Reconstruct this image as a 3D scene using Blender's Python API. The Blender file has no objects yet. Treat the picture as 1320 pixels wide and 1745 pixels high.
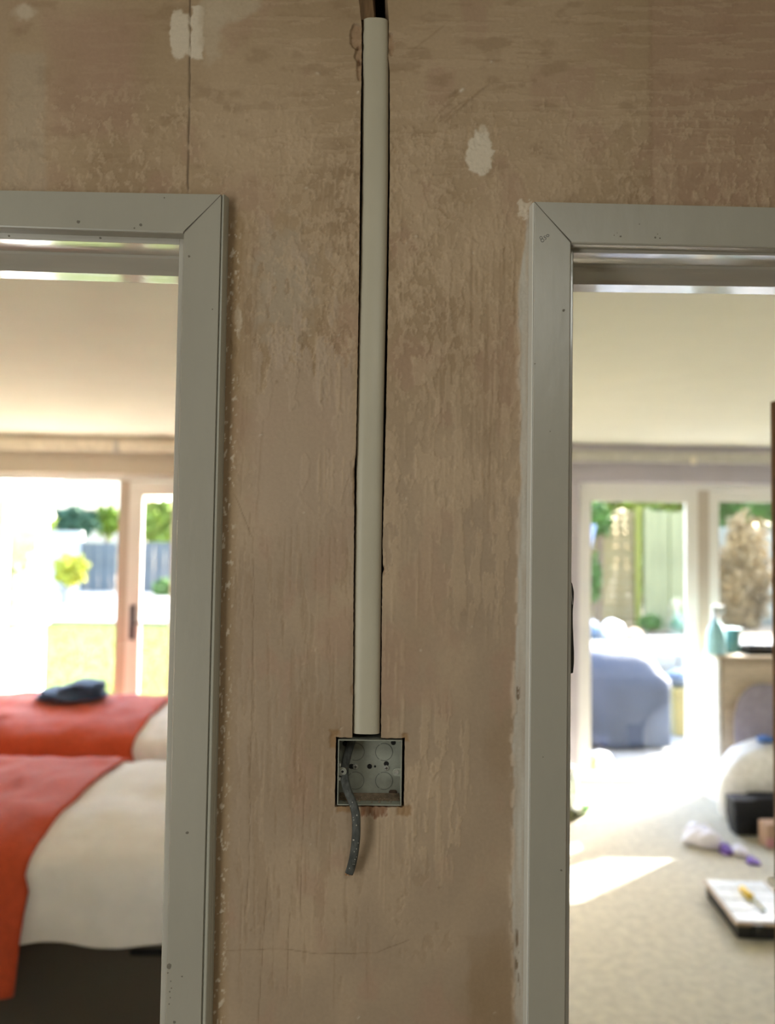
import bpy, bmesh, math, random
import numpy as np
from mathutils import Vector, Matrix

random.seed(7)
RNG = np.random.default_rng(11)
SC = bpy.context.scene
COL = SC.collection

# ------------------------------------------------------------------ camera
F_PX, CX, CY = 1315.0, 660.0, 872.5
CAM = Vector((0.0, 0.0, 1.66))
YAW, PITCH, ROLL = math.radians(0.8), math.atan(59.5 / 1315), 0.0145
D = 0.82                                     # hall face of the wall with the chase
fw = Vector((math.sin(YAW) * math.cos(PITCH), math.cos(YAW) * math.cos(PITCH), math.sin(PITCH)))
r0 = Vector((math.cos(YAW), -math.sin(YAW), 0))
u0 = r0.cross(fw)
RT = r0 * math.cos(ROLL) + u0 * math.sin(ROLL)
UP = u0 * math.cos(ROLL) - r0 * math.sin(ROLL)
cd = bpy.data.cameras.new('camera')
cam = bpy.data.objects.new('camera', cd)
COL.objects.link(cam)
m = Matrix((RT, UP, -fw)).transposed().to_4x4()
m.translation = CAM
cam.matrix_world = m
cd.sensor_fit = 'VERTICAL'
cd.sensor_height = 36.0
cd.lens = 36.0 * F_PX / 1745.0
cd.clip_start, cd.clip_end = 0.02, 300
cd.dof.use_dof = True
cd.dof.focus_distance = 0.815
cd.dof.aperture_fstop = 3.2
SC.camera = cam

# ------------------------------------------------------------------ sky, sun, exposure
SC.view_settings.view_transform = 'Standard'
SC.view_settings.look = 'None'
SC.view_settings.gamma = 1.0
SC.view_settings.use_curve_mapping = False
SC.view_settings.exposure = 2.75
SC.cycles.use_denoising = True
SC.cycles.max_bounces = 10
SC.cycles.diffuse_bounces = 6
SC.cycles.transparent_max_bounces = 16
SC.cycles.sample_clamp_indirect = 6.0
SC.cycles.caustics_reflective = False
SC.cycles.caustics_refractive = False

SUN_TRAVEL = Vector((-1.6, -1.29, -1.43)).normalized()
wd = bpy.data.worlds.new('sky')
SC.world = wd
wd.use_nodes = True
wn = wd.node_tree.nodes
sky = wn.new('ShaderNodeTexSky')
sky.sky_type = 'NISHITA'
sky.sun_disc = False
sky.sun_elevation = math.radians(35)
sky.sun_rotation = math.radians(51)
sky.dust_density = 2.0
wn['Background'].inputs['Strength'].default_value = 0.45
wd.node_tree.links.new(sky.outputs[0], wn['Background'].inputs[0])

def add_light(name, kind, loc, direction, energy, color=(1, 1, 1), size=None):
    d = bpy.data.lights.new(name, kind)
    d.energy = energy
    d.color = color
    o = bpy.data.objects.new(name, d)
    COL.objects.link(o)
    o.location = loc
    o.rotation_euler = Vector(direction).to_track_quat('-Z', 'Y').to_euler()
    if size:
        d.shape = 'RECTANGLE'
        d.size, d.size_y = size
    return o

sun = add_light('sun', 'SUN', (6, 8, 9), SUN_TRAVEL, 5.0, (1.0, 0.97, 0.89))
sun.data.angle = math.radians(0.6)
# added fill light for the hall, behind the camera on the left, no window
add_light('hall_fill_left', 'AREA', (-1.24, -0.36, 1.4), (1.0, 0.58, -0.08), 2.75, (0.98, 1.0, 0.95), (0.7, 1.2))
add_light('hall_fill_top', 'AREA', (0.35, -0.6, 2.33), (0, 0.25, -1), 0.85, (0.98, 1.0, 0.93), (0.5, 0.5))  # added fill from above; the hall holds no ceiling lamp
# portals only steer sky sampling towards the garden doors
for nm, x, w in (('left_door_portal', -2.35, 2.5), ('right_door_portal', 2.35, 2.1)):
    p = add_light(nm, 'AREA', (x, 5.62, 1.05), (0, -1, 0), 1.0, size=(w, 2.1))
    p.data.cycles.is_portal = True

# ------------------------------------------------------------------ helpers
def ray(px, py):
    return fw + RT * ((px - CX) / F_PX) + UP * ((CY - py) / F_PX)
def at(px, py, Y=D):                          # point of the plane y = Y seen along that line of sight
    d = ray(px, py)
    return CAM + d * ((Y - CAM.y) / d.y)
def on(px, py, z):                            # point of the level z
    d = ray(px, py)
    return CAM + d * ((z - CAM.z) / d.z)
def proj(P):
    v = np.asarray(P) - np.array(CAM)
    w = v @ np.array(fw)
    return CX + F_PX * (v @ np.array(RT)) / w, CY - F_PX * (v @ np.array(UP)) / w
def lx(x0, y0, x1, y1, y):
    return x0 + (x1 - x0) * (y - y0) / (y1 - y0)
def lin(c):
    return tuple(((v / 255.0) / 12.92 if v <= 10 else (((v / 255.0) + 0.055) / 1.055) ** 2.4) for v in c)

def material(name, col, rough=0.6, metal=0.0, vary=0.12, scale=30.0, bump=0.0, bscale=None, stretch=(1, 1, 1),
             spec=0.4, sheen=0.0, trans=0.0, coat=0.0):
    M = bpy.data.materials.new(name)
    M.use_nodes = True
    nt = M.node_tree
    N, L = nt.nodes, nt.links
    b = N['Principled BSDF']
    b.inputs['Roughness'].default_value = rough
    b.inputs['Metallic'].default_value = metal
    b.inputs['Specular IOR Level'].default_value = spec
    b.inputs['Sheen Weight'].default_value = sheen
    b.inputs['Coat Weight'].default_value = coat
    if trans:
        b.inputs['Transmission Weight'].default_value = trans
    tc = N.new('ShaderNodeTexCoord')
    mp = N.new('ShaderNodeMapping')
    mp.inputs['Scale'].default_value = stretch
    L.new(tc.outputs['Object'], mp.inputs[0])
    ns = N.new('ShaderNodeTexNoise')
    ns.inputs['Scale'].default_value = scale
    ns.inputs['Detail'].default_value = 5
    L.new(mp.outputs[0], ns.inputs['Vector'])
    rp = N.new('ShaderNodeValToRGB')
    rp.color_ramp.elements[0].position = 0.3
    rp.color_ramp.elements[1].position = 0.7
    rp.color_ramp.elements[0].color = tuple(max(0, c * (1 - vary)) for c in col) + (1,)
    rp.color_ramp.elements[1].color = tuple(min(1, c * (1 + vary)) for c in col) + (1,)
    L.new(ns.outputs['Fac'], rp.inputs[0])
    L.new(rp.outputs[0], b.inputs['Base Color'])
    if bump:
        n2 = N.new('ShaderNodeTexNoise')
        n2.inputs['Scale'].default_value = bscale or scale * 4
        n2.inputs['Detail'].default_value = 4
        L.new(mp.outputs[0], n2.inputs['Vector'])
        bp = N.new('ShaderNodeBump')
        bp.inputs['Strength'].default_value = 1.0
        bp.inputs['Distance'].default_value = bump
        L.new(n2.outputs['Fac'], bp.inputs['Height'])
        L.new(bp.outputs[0], b.inputs['Normal'])
    return M

def glass_material(name, tint=(1, 1, 1), refl=0.06):
    M = bpy.data.materials.new(name)
    M.use_nodes = True
    N, L = M.node_tree.nodes, M.node_tree.links
    N.remove(N['Principled BSDF'])
    t = N.new('ShaderNodeBsdfTransparent')
    t.inputs[0].default_value = tint + (1,)
    g = N.new('ShaderNodeBsdfGlossy')
    g.inputs['Roughness'].default_value = 0.02
    ns = N.new('ShaderNodeTexNoise')
    ns.inputs['Scale'].default_value = 3
    mr = N.new('ShaderNodeMapRange')
    mr.inputs['To Min'].default_value = refl * 0.8
    mr.inputs['To Max'].default_value = refl * 1.2
    L.new(ns.outputs['Fac'], mr.inputs['Value'])
    mx = N.new('ShaderNodeMixShader')
    L.new(mr.outputs[0], mx.inputs[0])
    L.new(t.outputs[0], mx.inputs[1])
    L.new(g.outputs[0], mx.inputs[2])
    L.new(mx.outputs[0], N['Material Output'].inputs[0])
    return M

def tag(o, label=None, cat=None, group=None, kind=None):
    if label: o['label'] = label
    if cat: o['category'] = cat
    if group: o['group'] = group
    if kind: o['kind'] = kind
    return o
def empty(name, loc=(0, 0, 0), label=None, cat=None, group=None, kind=None):
    o = bpy.data.objects.new(name, None)
    COL.objects.link(o)
    o.location = loc
    o.empty_display_size = 0.1
    return tag(o, label, cat, group, kind)
def link(name, me, mat, parent=None, smooth=False):
    if mat is not None:
        me.materials.append(mat)
    if smooth:
        me.polygons.foreach_set('use_smooth', [True] * len(me.polygons))
    o = bpy.data.objects.new(name, me)
    COL.objects.link(o)
    if parent is not None:                    # meshes are written in world coordinates
        o.parent = parent
        base = parent.location if parent.type == 'EMPTY' else Vector((0, 0, 0))
        o.matrix_parent_inverse = Matrix.Translation(-base)
    return o
class MB:
    """collects simple shapes into one mesh (world coordinates)"""
    def __init__(s):
        s.v, s.f = [], []
    def add(s, v, f):
        n = len(s.v)
        s.v += [tuple(p) for p in v]
        s.f += [tuple(i + n for i in q) for q in f]
        return s
    def box(s, x0, x1, y0, y1, z0, z1):
        v = [(x, y, z) for z in (z0, z1) for y in (y0, y1) for x in (x0, x1)]
        return s.add(v, [(0, 2, 3, 1), (4, 5, 7, 6), (0, 1, 5, 4), (2, 6, 7, 3), (0, 4, 6, 2), (1, 3, 7, 5)])
    def loft(s, rings, closed=True, caps=True):
        n, k = len(rings[0]), len(rings)
        v = [p for r in rings for p in r]
        f = []
        for a in range(k - 1):
            for i in range(n if closed else n - 1):
                j = (i + 1) % n
                f.append((a * n + i, a * n + j, (a + 1) * n + j, (a + 1) * n + i))
        if caps and closed:
            f += [tuple(range(n))[::-1], tuple((k - 1) * n + i for i in range(n))]
        return s.add(v, f)
    def prism(s, poly, y0, y1):               # poly: (x, z) outline pushed from y0 to y1
        return s.loft([[(x, y0, z) for x, z in poly], [(x, y1, z) for x, z in poly]])
    def tube(s, pts, r, n=8, flat=1.0):
        pts = [Vector(p) for p in pts]
        rings = []
        for i, p in enumerate(pts):
            t = (pts[min(i + 1, len(pts) - 1)] - pts[max(i - 1, 0)]).normalized()
            a = t.orthogonal().normalized() if abs(t.y) > 0.9 else Vector((0, 1, 0)).cross(t).normalized()
            b = t.cross(a)
            rr = r[i] if isinstance(r, (list, tuple)) else r
            rings.append([p + a * math.cos(q) * rr + b * math.sin(q) * rr * flat
                          for q in (2 * math.pi * k / n for k in range(n))])
        return s.loft(rings)
    def lathe(s, prof, c, n=20):              # prof: (radius, height) along z
        return s.loft([[(c[0] + r * math.cos(2 * math.pi * k / n), c[1] + r * math.sin(2 * math.pi * k / n), c[2] + h)
                        for k in range(n)] for r, h in prof])
    def disc(s, c, r, y0, y1, n=20, sx=1.0):  # a round plate facing the hall
        return s.prism([(c[0] + r * sx * math.cos(2 * math.pi * k / n), c[1] + r * math.sin(2 * math.pi * k / n))
                        for k in range(n)], y0, y1)
    def grid(s, fn, nu, nv):
        v = [fn(i / nu, j / nv) for j in range(nv + 1) for i in range(nu + 1)]
        f = [(j * (nu + 1) + i, j * (nu + 1) + i + 1, (j + 1) * (nu + 1) + i + 1, (j + 1) * (nu + 1) + i)
             for j in range(nv) for i in range(nu)]
        return s.add(v, f)
    def build(s, name, mat, parent=None, smooth=False, bevel=0.0, seg=2, fix=True):
        me = bpy.data.meshes.new(name)
        me.from_pydata(s.v, [], s.f)
        me.update()
        if fix or bevel:
            bm = bmesh.new()
            bm.from_mesh(me)
            if bevel:
                bmesh.ops.bevel(bm, geom=bm.edges[:], offset=bevel, segments=seg, affect='EDGES', profile=0.6)
            bmesh.ops.recalc_face_normals(bm, faces=bm.faces[:])
            bm.to_mesh(me)
            bm.free()
        return link(name, me, mat, parent, smooth)
def copy_tree(o, parent=None, keep=None):
    c = o.copy()
    COL.objects.link(c)
    if parent is not None:
        c.parent = parent
        c.matrix_parent_inverse = o.matrix_parent_inverse.copy()
    for ch in o.children:
        copy_tree(ch, c)
    return c

# value noise in numpy
_T = RNG.random((8, 256, 256))
def vn(x, y, seed=0):
    T = _T[seed % 8]
    x = np.asarray(x) + 17.3 * seed
    y = np.asarray(y) + 9.7 * seed
    xi, yi = np.floor(x).astype(int), np.floor(y).astype(int)
    fx, fy = x - xi, y - yi
    fx, fy = fx * fx * (3 - 2 * fx), fy * fy * (3 - 2 * fy)
    a, b = T[yi & 255, xi & 255], T[yi & 255, (xi + 1) & 255]
    c, d = T[(yi + 1) & 255, xi & 255], T[(yi + 1) & 255, (xi + 1) & 255]
    return (a * (1 - fx) + b * fx) * (1 - fy) + (c * (1 - fx) + d * fx) * fy
def fbm(x, y, seed=0, o=4, g=0.5):
    s, a, t = 0.0, 1.0, 0.0
    for k in range(o):
        s = s + a * vn(x * 2 ** k, y * 2 ** k, seed + k)
        t += a
        a *= g
    return s / t
def sst(x, a, b):
    t = np.clip((x - a) / (b - a), 0, 1)
    return t * t * (3 - 2 * t)

# ------------------------------------------------------------------ materials
M = {}
M['gloss_white'] = material('aged_white_gloss', (0.352, 0.324, 0.265), 0.32, vary=0.05, scale=14, bump=0.00035, bscale=90, stretch=(1, 1, 0.35), spec=0.5)
M['bead_left'] = material('lit_edge_paint_left', (0.42, 0.40, 0.33), 0.4, vary=0.05, scale=14, stretch=(1, 1, .2))  # edge strip coloured paler to stand for light on its side face
M['bead_right'] = material('lit_edge_paint_right', (0.66, 0.64, 0.58), 0.4, vary=0.05, scale=14, stretch=(1, 1, .2))  # paler still: light from the left put into the colour
M['lining'] = material('white_gloss_lining', (0.46, 0.43, 0.37), 0.16, vary=0.05, scale=18, bump=0.0006, bscale=45, stretch=(0.25, 1, 1), spec=0.6, coat=0.4)
M['groove'] = material('dirty_joint', (0.12, 0.10, 0.08), 0.8)
M['pencil'] = material('pencil_graphite', (0.13, 0.12, 0.11), 0.6)
M['fleck'] = material('chipped_paint_fleck', (0.16, 0.14, 0.11), 0.8, scale=300)
M['conduit'] = material('grey_white_pvc', (0.46, 0.415, 0.315), 0.42, vary=0.05, scale=22, bump=0.0001, bscale=400, stretch=(1, 1, 0.4), spec=0.35)
M['void'] = material('dark_brick_behind_plaster', (0.07, 0.045, 0.03), 0.9, vary=0.4, scale=60, bump=0.002)
M['timber_stud'] = material('old_timber_lath', (0.44, 0.28, 0.155), 0.8, vary=0.4, scale=120, bump=0.001, stretch=(1, 1, 0.15))
M['zinc'] = material('galvanised_steel', (0.34, 0.345, 0.285), 0.42, metal=0.25, vary=0.12, scale=90, bump=0.00012, bscale=300)
M['zinc_bright'] = material('bare_bright_zinc', (0.62, 0.61, 0.56), 0.28, metal=0.7, vary=0.1, scale=200)
M['zinc_dark'] = material('dulled_zinc_rim', (0.15, 0.155, 0.14), 0.5, metal=0.3)
M['hole'] = material('dark_hole', (0.012, 0.011, 0.010), 0.9)
M['rust_dust'] = material('brown_plaster_dust', (0.25, 0.18, 0.12), 0.95, vary=0.35, scale=160, bump=0.0008)
M['cable'] = material('dusty_grey_cable_sheath', (0.058, 0.060, 0.054), 0.6, vary=0.5, scale=260, bump=0.0002, stretch=(1, 1, 0.4))
M['copper'] = material('cut_copper', (0.62, 0.36, 0.2), 0.35, metal=0.9)
M['dust'] = material('pale_plaster_dust', (0.42, 0.40, 0.35), 0.95)
M['black_metal'] = material('black_metal_keep', (0.03, 0.028, 0.024), 0.4, metal=0.4)
M['steel'] = material('bright_steel_edge', (0.6, 0.6, 0.58), 0.3, metal=0.9)
M['ceiling'] = material('cream_ceiling_paint', (0.825, 0.81, 0.68), 0.9, vary=0.02, scale=4)
M['beige_wall'] = material('beige_wall_paint', (0.55, 0.50, 0.41), 0.9, vary=0.03, scale=5)
M['lilac_wall'] = material('lilac_wall_paint', (0.51, 0.475, 0.53), 0.9, vary=0.03, scale=5)
M['hall_wall'] = material('bare_hall_plaster', (0.36, 0.33, 0.29), 0.9, vary=0.05, scale=6)
M['white_upvc'] = material('white_upvc', (0.80, 0.79, 0.76), 0.35, vary=0.02, scale=6)
M['glass'] = glass_material('clear_window_glass')
M['carpet'] = material('beige_carpet', (0.56, 0.52, 0.40), 0.95, vary=0.14, scale=24, bump=0.004, bscale=320, sheen=0.2)
M['brown_door'] = material('varnished_brown_wood', (0.20, 0.095, 0.035), 0.4, vary=0.3, scale=20, stretch=(8, 8, 0.6))

# ------------------------------------------------------------------ the wall with the chase
X0, X1 = at(-30, 900).x, at(1352, 900).x
Z1 = at(660, -45).z
Z0 = at(660, 1790).z
def pl(pts):                                  # picture outline -> (z, x) on the wall, for interpolation
    w = [at(x, y) for y, x in pts]
    z = np.array([p.z for p in w])
    x = np.array([p.x for p in w])
    o = np.argsort(z)
    return z[o], x[o]
CH_L = pl([(-60, 611), (0, 611.5), (20, 613), (38, 615.5), (60, 616), (120, 615.5), (180, 614.5), (300, 613), (400, 612), (500, 611),
           (640, 608.6), (700, 607.4), (775, 606), (788, 604), (800, 603.2), (850, 603.4), (900, 603), (1000, 602), (1120, 601.5), (1245, 600), (1262, 600)])
CH_R = pl([(-60, 656), (-10, 657), (0, 660), (14, 661.5), (38, 662.5), (75, 662), (95, 661.5), (120, 664), (300, 664), (500, 661.5), (640, 659),
           (780, 656), (860, 653.5), (935, 651.6), (962, 652.6), (970, 654.5), (977, 651.5), (1000, 651), (1120, 650), (1245, 649), (1262, 649)])
BX_L, BX_R = at(571, 1315).x, at(689, 1315).x
BZ_T, BZ_B = at(630, 1257.5).z, at(630, 1375.5).z
nomL, nomR = at(606, 800).x, at(655, 800).x
RES = 0.0012
def seg(a, b):
    n = max(2, int(round(abs(b - a) / RES)))
    return list(np.linspace(a, b, n + 1)[:-1])
cx, cidx = [], []
ctl = [X0, BX_L, nomL, nomR, BX_R, X1]
for a, b in zip(ctl[:-1], ctl[1:]):
    cidx.append(len(cx))
    cx += seg(a, b)
cidx.append(len(cx))
cx.append(X1)
cx = np.array(cx)
rz, ridx = [], []
for a, b in zip([Z0, BZ_B, BZ_T], [BZ_B, BZ_T, Z1]):
    ridx.append(len(rz))
    rz += seg(a, b)
ridx.append(len(rz))
rz.append(Z1)
rz = np.array(rz)
NC, NR = len(cx), len(rz)
GX = np.zeros((NR, NC))
GZ = np.repeat(rz[:, None], NC, 1)
jit = (fbm(rz * 300, rz * 0, 1, 3) - 0.5) * 0.0016
jit2 = (fbm(rz * 300, rz * 0, 4, 3) - 0.5) * 0.0014
for r in range(NR):
    z = rz[r]
    tgt = [X0, BX_L + jit[r] * 0.6, np.interp(z, *CH_L) + jit[r] * 0.6, np.interp(z, *CH_R) + jit2[r] * 0.6, BX_R + jit2[r] * 0.6, X1]
    if z < BZ_B - 0.02:
        k = min(1, (BZ_B - 0.02 - z) / 0.1)
        tgt = [t * (1 - k) + c * k for t, c in zip(tgt, ctl)]
    GX[r] = np.interp(cx, ctl, tgt)
for r, s in ((ridx[1], 3), (ridx[2], 5)):     # ragged top and bottom of the box hole
    GZ[r, cidx[1]:cidx[4] + 1] += (fbm(cx[cidx[1]:cidx[4] + 1] * 420, cx[cidx[1]:cidx[4] + 1] * 0, s, 3) - 0.5) * 0.0022
PXg, PYg = proj(np.stack([GX, np.full_like(GX, D), GZ], -1))

# colour and relief of the plaster, authored in picture units of this flat wall
x, y = PXg, PYg
H = np.zeros_like(x)
def C(*c):
    return np.array(lin(c)) * 1.62
base, lower, light, dark, pink, white, ochre, grey = (C(132, 112, 88), C(127, 110, 92), C(147, 127, 104), C(113, 92, 69), C(131, 105, 87),
                                                      C(170, 158, 141), C(116, 93, 62), C(140, 131, 118))
colr = np.repeat(np.repeat(base[None, None], NR, 0), NC, 1)
def mix(c, m):
    global colr
    colr = colr * (1 - m[..., None]) + c * m[..., None]
def el(cx_, cy_, rx, ry, soft=0.25, wob=0.25, sc=14.0, seed=0):
    d = np.sqrt(((x - cx_) / rx) ** 2 + ((y - cy_) / ry) ** 2) + (fbm(x / sc, y / sc, seed, 4) - 0.5) * 2 * wob
    return 1 - sst(d, 1 - soft, 1 + soft * 0.3)
def rect(x0, x1, y0, y1, soft=6.0, wob=6.0, sc=20.0, seed=0, scy=None):
    n = (fbm(x / sc, y / (scy or sc), seed, 4) - 0.5) * 2 * wob
    n2 = (fbm(x / sc, y / (scy or sc), seed + 3, 4) - 0.5) * 2 * wob
    return sst(x + n, x0 - soft, x0 + soft) * (1 - sst(x + n2, x1 - soft, x1 + soft)) * sst(y + n2, y0 - soft, y0 + soft) * (1 - sst(y + n, y1 - soft, y1 + soft))
big = fbm(x / 170, y / 230, 2, 3)
mid = fbm(x / 60, y / 95, 5, 4)
mix(lower, sst(y, 560, 900) * 0.85)
mix(light, sst(big, 0.5, 0.75) * 0.5)
mix(dark, sst(0.5 - big, 0.02, 0.25) * 0.45)
mix(pink, sst(mid, 0.56, 0.72) * 0.45)
mix(dark, sst(fbm(x / 45, y / 22, 1, 4), 0.55, 0.75) * 0.45 * (y < 345))
mix(pink, rect(80, 240, 20, 230, 20, 20, 40, 3) * 0.55)
mix(pink, rect(1107, 1330, 0, 350, 4, 4, 30, 2) * 0.5)
mix(dark, rect(1104, 1112, 0, 345, 3, 3, 14, 2) * 0.35)
mix(grey, rect(-40, 78, 90, 330, 6, 4, 30, 5) * 0.25)
mix(light, el(470, 240, 120, 80, 0.6, 0.4, 30, 4) * 0.5)
mix(grey, el(480, 490, 60, 120, 0.5, 0.5, 22, 1) * 0.4)
mix(pink, el(600, 560, 50, 60, 0.7, 0.3, 30, 2) * 0.5)
mix(light, el(720, 1000, 90, 200, 0.7, 0.3, 40, 3) * 0.25)
mix(pink, el(860, 620, 45, 120, 0.6, 0.3, 30, 6) * 0.45)
# thin skim that has flaked: pale layer with a raised ragged edge
def skim(fx, fy, t, w, lift, tone, amt, seed, o=5):
    global H
    n = fbm(x / fx, y / fy, seed, o, 0.55)
    mk = sst(n, t - 0.006, t + 0.010) * np.clip(w, 0, 1)
    H += mk * lift
    rim = sst(n, t - 0.016, t) * (1 - sst(n, t + 0.006, t + 0.024)) * np.clip(w, 0, 1)
    H += rim * lift * 0.7
    mix(tone, mk * amt)
    mix(light * 1.12, rim * amt * 0.55)
    return mk
mid_band = sst(y, 170, 240) * (1 - sst(y, 760, 960))
near_ch = np.exp(-((x - 600) / 110) ** 2) + np.exp(-((x - 710) / 60) ** 2)
skim(24, 52, 0.57, mid_band * (0.5 + near_ch), 0.00055, light, 0.5, 1)
skim(13, 17, 0.59, sst(y, 180, 250) * (1 - sst(y, 430, 600)) * (near_ch + 0.25), 0.0006, light, 0.55, 3)
skim(9, 13, 0.64, sst(y, 100, 200) * (1 - sst(y, 560, 700)), 0.0005, light, 0.5, 0)
skim(11, 34, 0.63, sst(y, 330, 420) * (1 - sst(y, 640, 700)) * (1 - sst(x, 600, 630)), -0.0005, dark, 0.5, 5)
skim(12, 30, 0.62, sst(y, 250, 350) * (1 - sst(y, 860, 960)) * sst(x, 650, 680), 0.00045, light, 0.4, 2)
skim(16, 90, 0.56, sst(x, 690, 760) * sst(y, 330, 420) * (1 - sst(y, 980, 1150)), 0.0004, light, 0.45, 4)
skim(12, 75, 0.585, sst(x, 655, 690) * (1 - sst(x, 780, 830)) * sst(y, 1140, 1260) * (1 - sst(y, 1420, 1560)), 0.0005, light, 0.5, 6)
skim(16, 26, 0.62, sst(x, 640, 690) * (1 - sst(x, 760, 800)) * sst(y, 1430, 1500) * (1 - sst(y, 1600, 1680)), -0.0004, dark, 0.25, 2)
skim(70, 9, 0.60, (1 - sst(y, 250, 340)) * (0.35 + 0.65 * sst(x, 360, 500)), 0.0004, light, 0.35, 5)
skim(10, 70, 0.60, sst(x, 390, 410) * (1 - sst(x, 620, 640)) * sst(y, 820, 950) * (1 - sst(y, 1650, 1740)), -0.00028, dark, 0.25, 7)
skim(14, 60, 0.57, sst(x, 440, 470) * (1 - sst(x, 560, 590)) * sst(y, 400, 450) * (1 - sst(y, 660, 730)), 0.0005, C(140, 123, 106), 0.7, 0)
rag = fbm(x / 16, y / 60, 3, 5, 0.6) + (y - 605) / 260
mk = sst(rag, 0.5, 0.512) * sst(x, 415, 450) * (1 - sst(x, 596, 606)) * (1 - sst(y, 820, 1000))
H += mk * 0.0004
mix(C(139, 121, 103), mk * 0.7)
mix(light * 1.08, sst(rag, 0.488, 0.5) * (1 - sst(rag, 0.506, 0.52)) * sst(x, 430, 450) * (x < 600) * 0.5)
edge_ch = np.exp(-((x - 665) / 16) ** 2) * sst(y, 740, 780) * (1 - sst(y, 1000, 1060))
skim(20, 40, 0.40, edge_ch * 1.5, 0.0006, light, 0.6, 2)
# trowel strokes, ridges and scratches
def stroke(xa, ya, xb, yb, w, h, tone=None, amt=0.0, wig=1.5, seed=0, brk=0.0):
    global H
    x_lo, x_hi, y_lo, y_hi = min(xa, xb) - 10, max(xa, xb) + 10, min(ya, yb) - 8, max(ya, yb) + 8
    c0, c1 = np.searchsorted(PXg[NR // 2], [x_lo - 14, x_hi + 14])
    r1, r0_ = np.searchsorted(-PYg[:, NC // 2], [-(y_lo - 14), -(y_hi + 14)])
    r0_, r1 = min(r0_, r1), max(r0_, r1)
    s = (slice(max(r0_, 0), min(r1, NR)), slice(max(c0, 0), min(c1, NC)))
    xx, yy = x[s], y[s]
    if xx.size == 0:
        return
    L2 = (xb - xa) ** 2 + (yb - ya) ** 2
    t = np.clip(((xx - xa) * (xb - xa) + (yy - ya) * (yb - ya)) / L2, 0, 1)
    wob = (vn(t * math.sqrt(L2) / 14, t * 0 + seed * 3.1, seed) - 0.5) * wig * 2
    nx, ny = -(yb - ya) / math.sqrt(L2), (xb - xa) / math.sqrt(L2)
    dx, dy = xx - (xa + t * (xb - xa) + nx * wob), yy - (ya + t * (yb - ya) + ny * wob)
    d = np.sqrt(dx * dx + dy * dy)
    m_ = np.exp(-(d / w) ** 2) * np.minimum(1, 6 * np.minimum(t, 1 - t) + 0.25)
    if brk:
        m_ = m_ * sst(vn(t * math.sqrt(L2) / 9, t * 0 + seed * 1.7, seed + 2), brk - 0.1, brk + 0.1)
    H[s] += m_ * h
    if tone is not None:
        k = (m_ * amt)[..., None]
        colr[s] = colr[s] * (1 - k) + tone * k
R_ = random.Random(3)
def many(n, xr, yr, lr, w, h, tone, amt, slope=-0.015, brk=0.0, js=0.02):
    for _ in range(n):
        xa, ya = R_.uniform(*xr), R_.uniform(*yr)
        l = R_.uniform(*lr)
        sl = slope + R_.uniform(-js, js)
        stroke(xa, ya, xa + sl * l, ya + l, R_.uniform(*w), R_.uniform(*h), tone, amt, 1.2, R_.randint(0, 60), brk)
many(46, (400, 600), (860, 1600), (40, 170), (0.9, 1.5), (-0.0004, -0.00015), dark, 0.4, brk=0.3)
many(30, (400, 600), (860, 1560), (30, 120), (1.0, 1.6), (0.0001, 0.0004), light, 0.35, brk=0.35)
many(34, (800, 885), (380, 780), (60, 220), (1.2, 2.2), (-0.0005, 0.0003), dark, 0.25, slope=-0.01)
many(26, (670, 860), (420, 1000), (40, 170), (1.2, 2.0), (0.0002, 0.0005), light, 0.4, brk=0.3)
many(20, (410, 450), (360, 720), (60, 170), (1.2, 2.4), (-0.0004, 0.0003), dark, 0.3, slope=-0.06)
many(26, (530, 606), (250, 420), (25, 90), (1.2, 2.2), (0.0001, 0.0006), light, 0.4, slope=-0.12, brk=0.3)
many(22, (535, 604), (560, 790), (20, 120), (1.3, 2.2), (0.0003, 0.0007), light, 0.5, brk=0.35)
many(26, (640, 790), (1260, 1480), (40, 130), (1.2, 2.0), (0.0002, 0.0006), light, 0.45, brk=0.2)
many(16, (650, 690), (300, 520), (15, 70), (1.4, 2.4), (0.0003, 0.0008), light, 0.5)
many(16, (655, 700), (860, 1240), (30, 110), (1.2, 2.2), (0.0002, 0.0006), light, 0.4, brk=0.3)
for _ in range(44):                           # level float marks above the doors
    xa, ya, l = R_.uniform(380, 1300), R_.uniform(0, 330), R_.uniform(20, 140)
    stroke(xa, ya, xa + l, ya + R_.uniform(-2, 4), R_.uniform(0.9, 1.8), R_.uniform(-0.0003, 0.0004), R_.choice([light, dark]), 0.3, 1.5, R_.randint(0, 60), 0.35)
for k, (xa, ya, xb, yb) in enumerate([(740, 215, 800, 165), (745, 205, 770, 190), (760, 205, 825, 150), (770, 160, 785, 152), (700, 90, 760, 40),
                                      (735, 210, 790, 150), (750, 215, 835, 140)]):
    stroke(xa, ya, xb, yb, 1.8, -0.0005 if k % 2 else 0.0004, dark, 0.4, 1.5, k)
stroke(762, 168, 784, 154, 4, -0.0007, dark, 0.6, 1, 5)
stroke(783, 156, 790, 151, 2.5, 0.0012, white, 0.8, 0.5, 6)
for k in range(90):                           # grit and small lumps
    xa, ya = R_.uniform(380, 900), R_.uniform(0, 1740)
    if R_.random() < 0.5:
        ya = R_.uniform(100, 620)
    a = R_.uniform(0, 6.28)
    l = R_.uniform(2, 7)
    stroke(xa, ya, xa + l * math.cos(a), ya + l * math.sin(a), R_.uniform(1.2, 2.4), R_.choice([-0.0007, 0.0008, 0.0009]), R_.choice([light, white, dark]), 0.4, 0.5, k)
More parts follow.
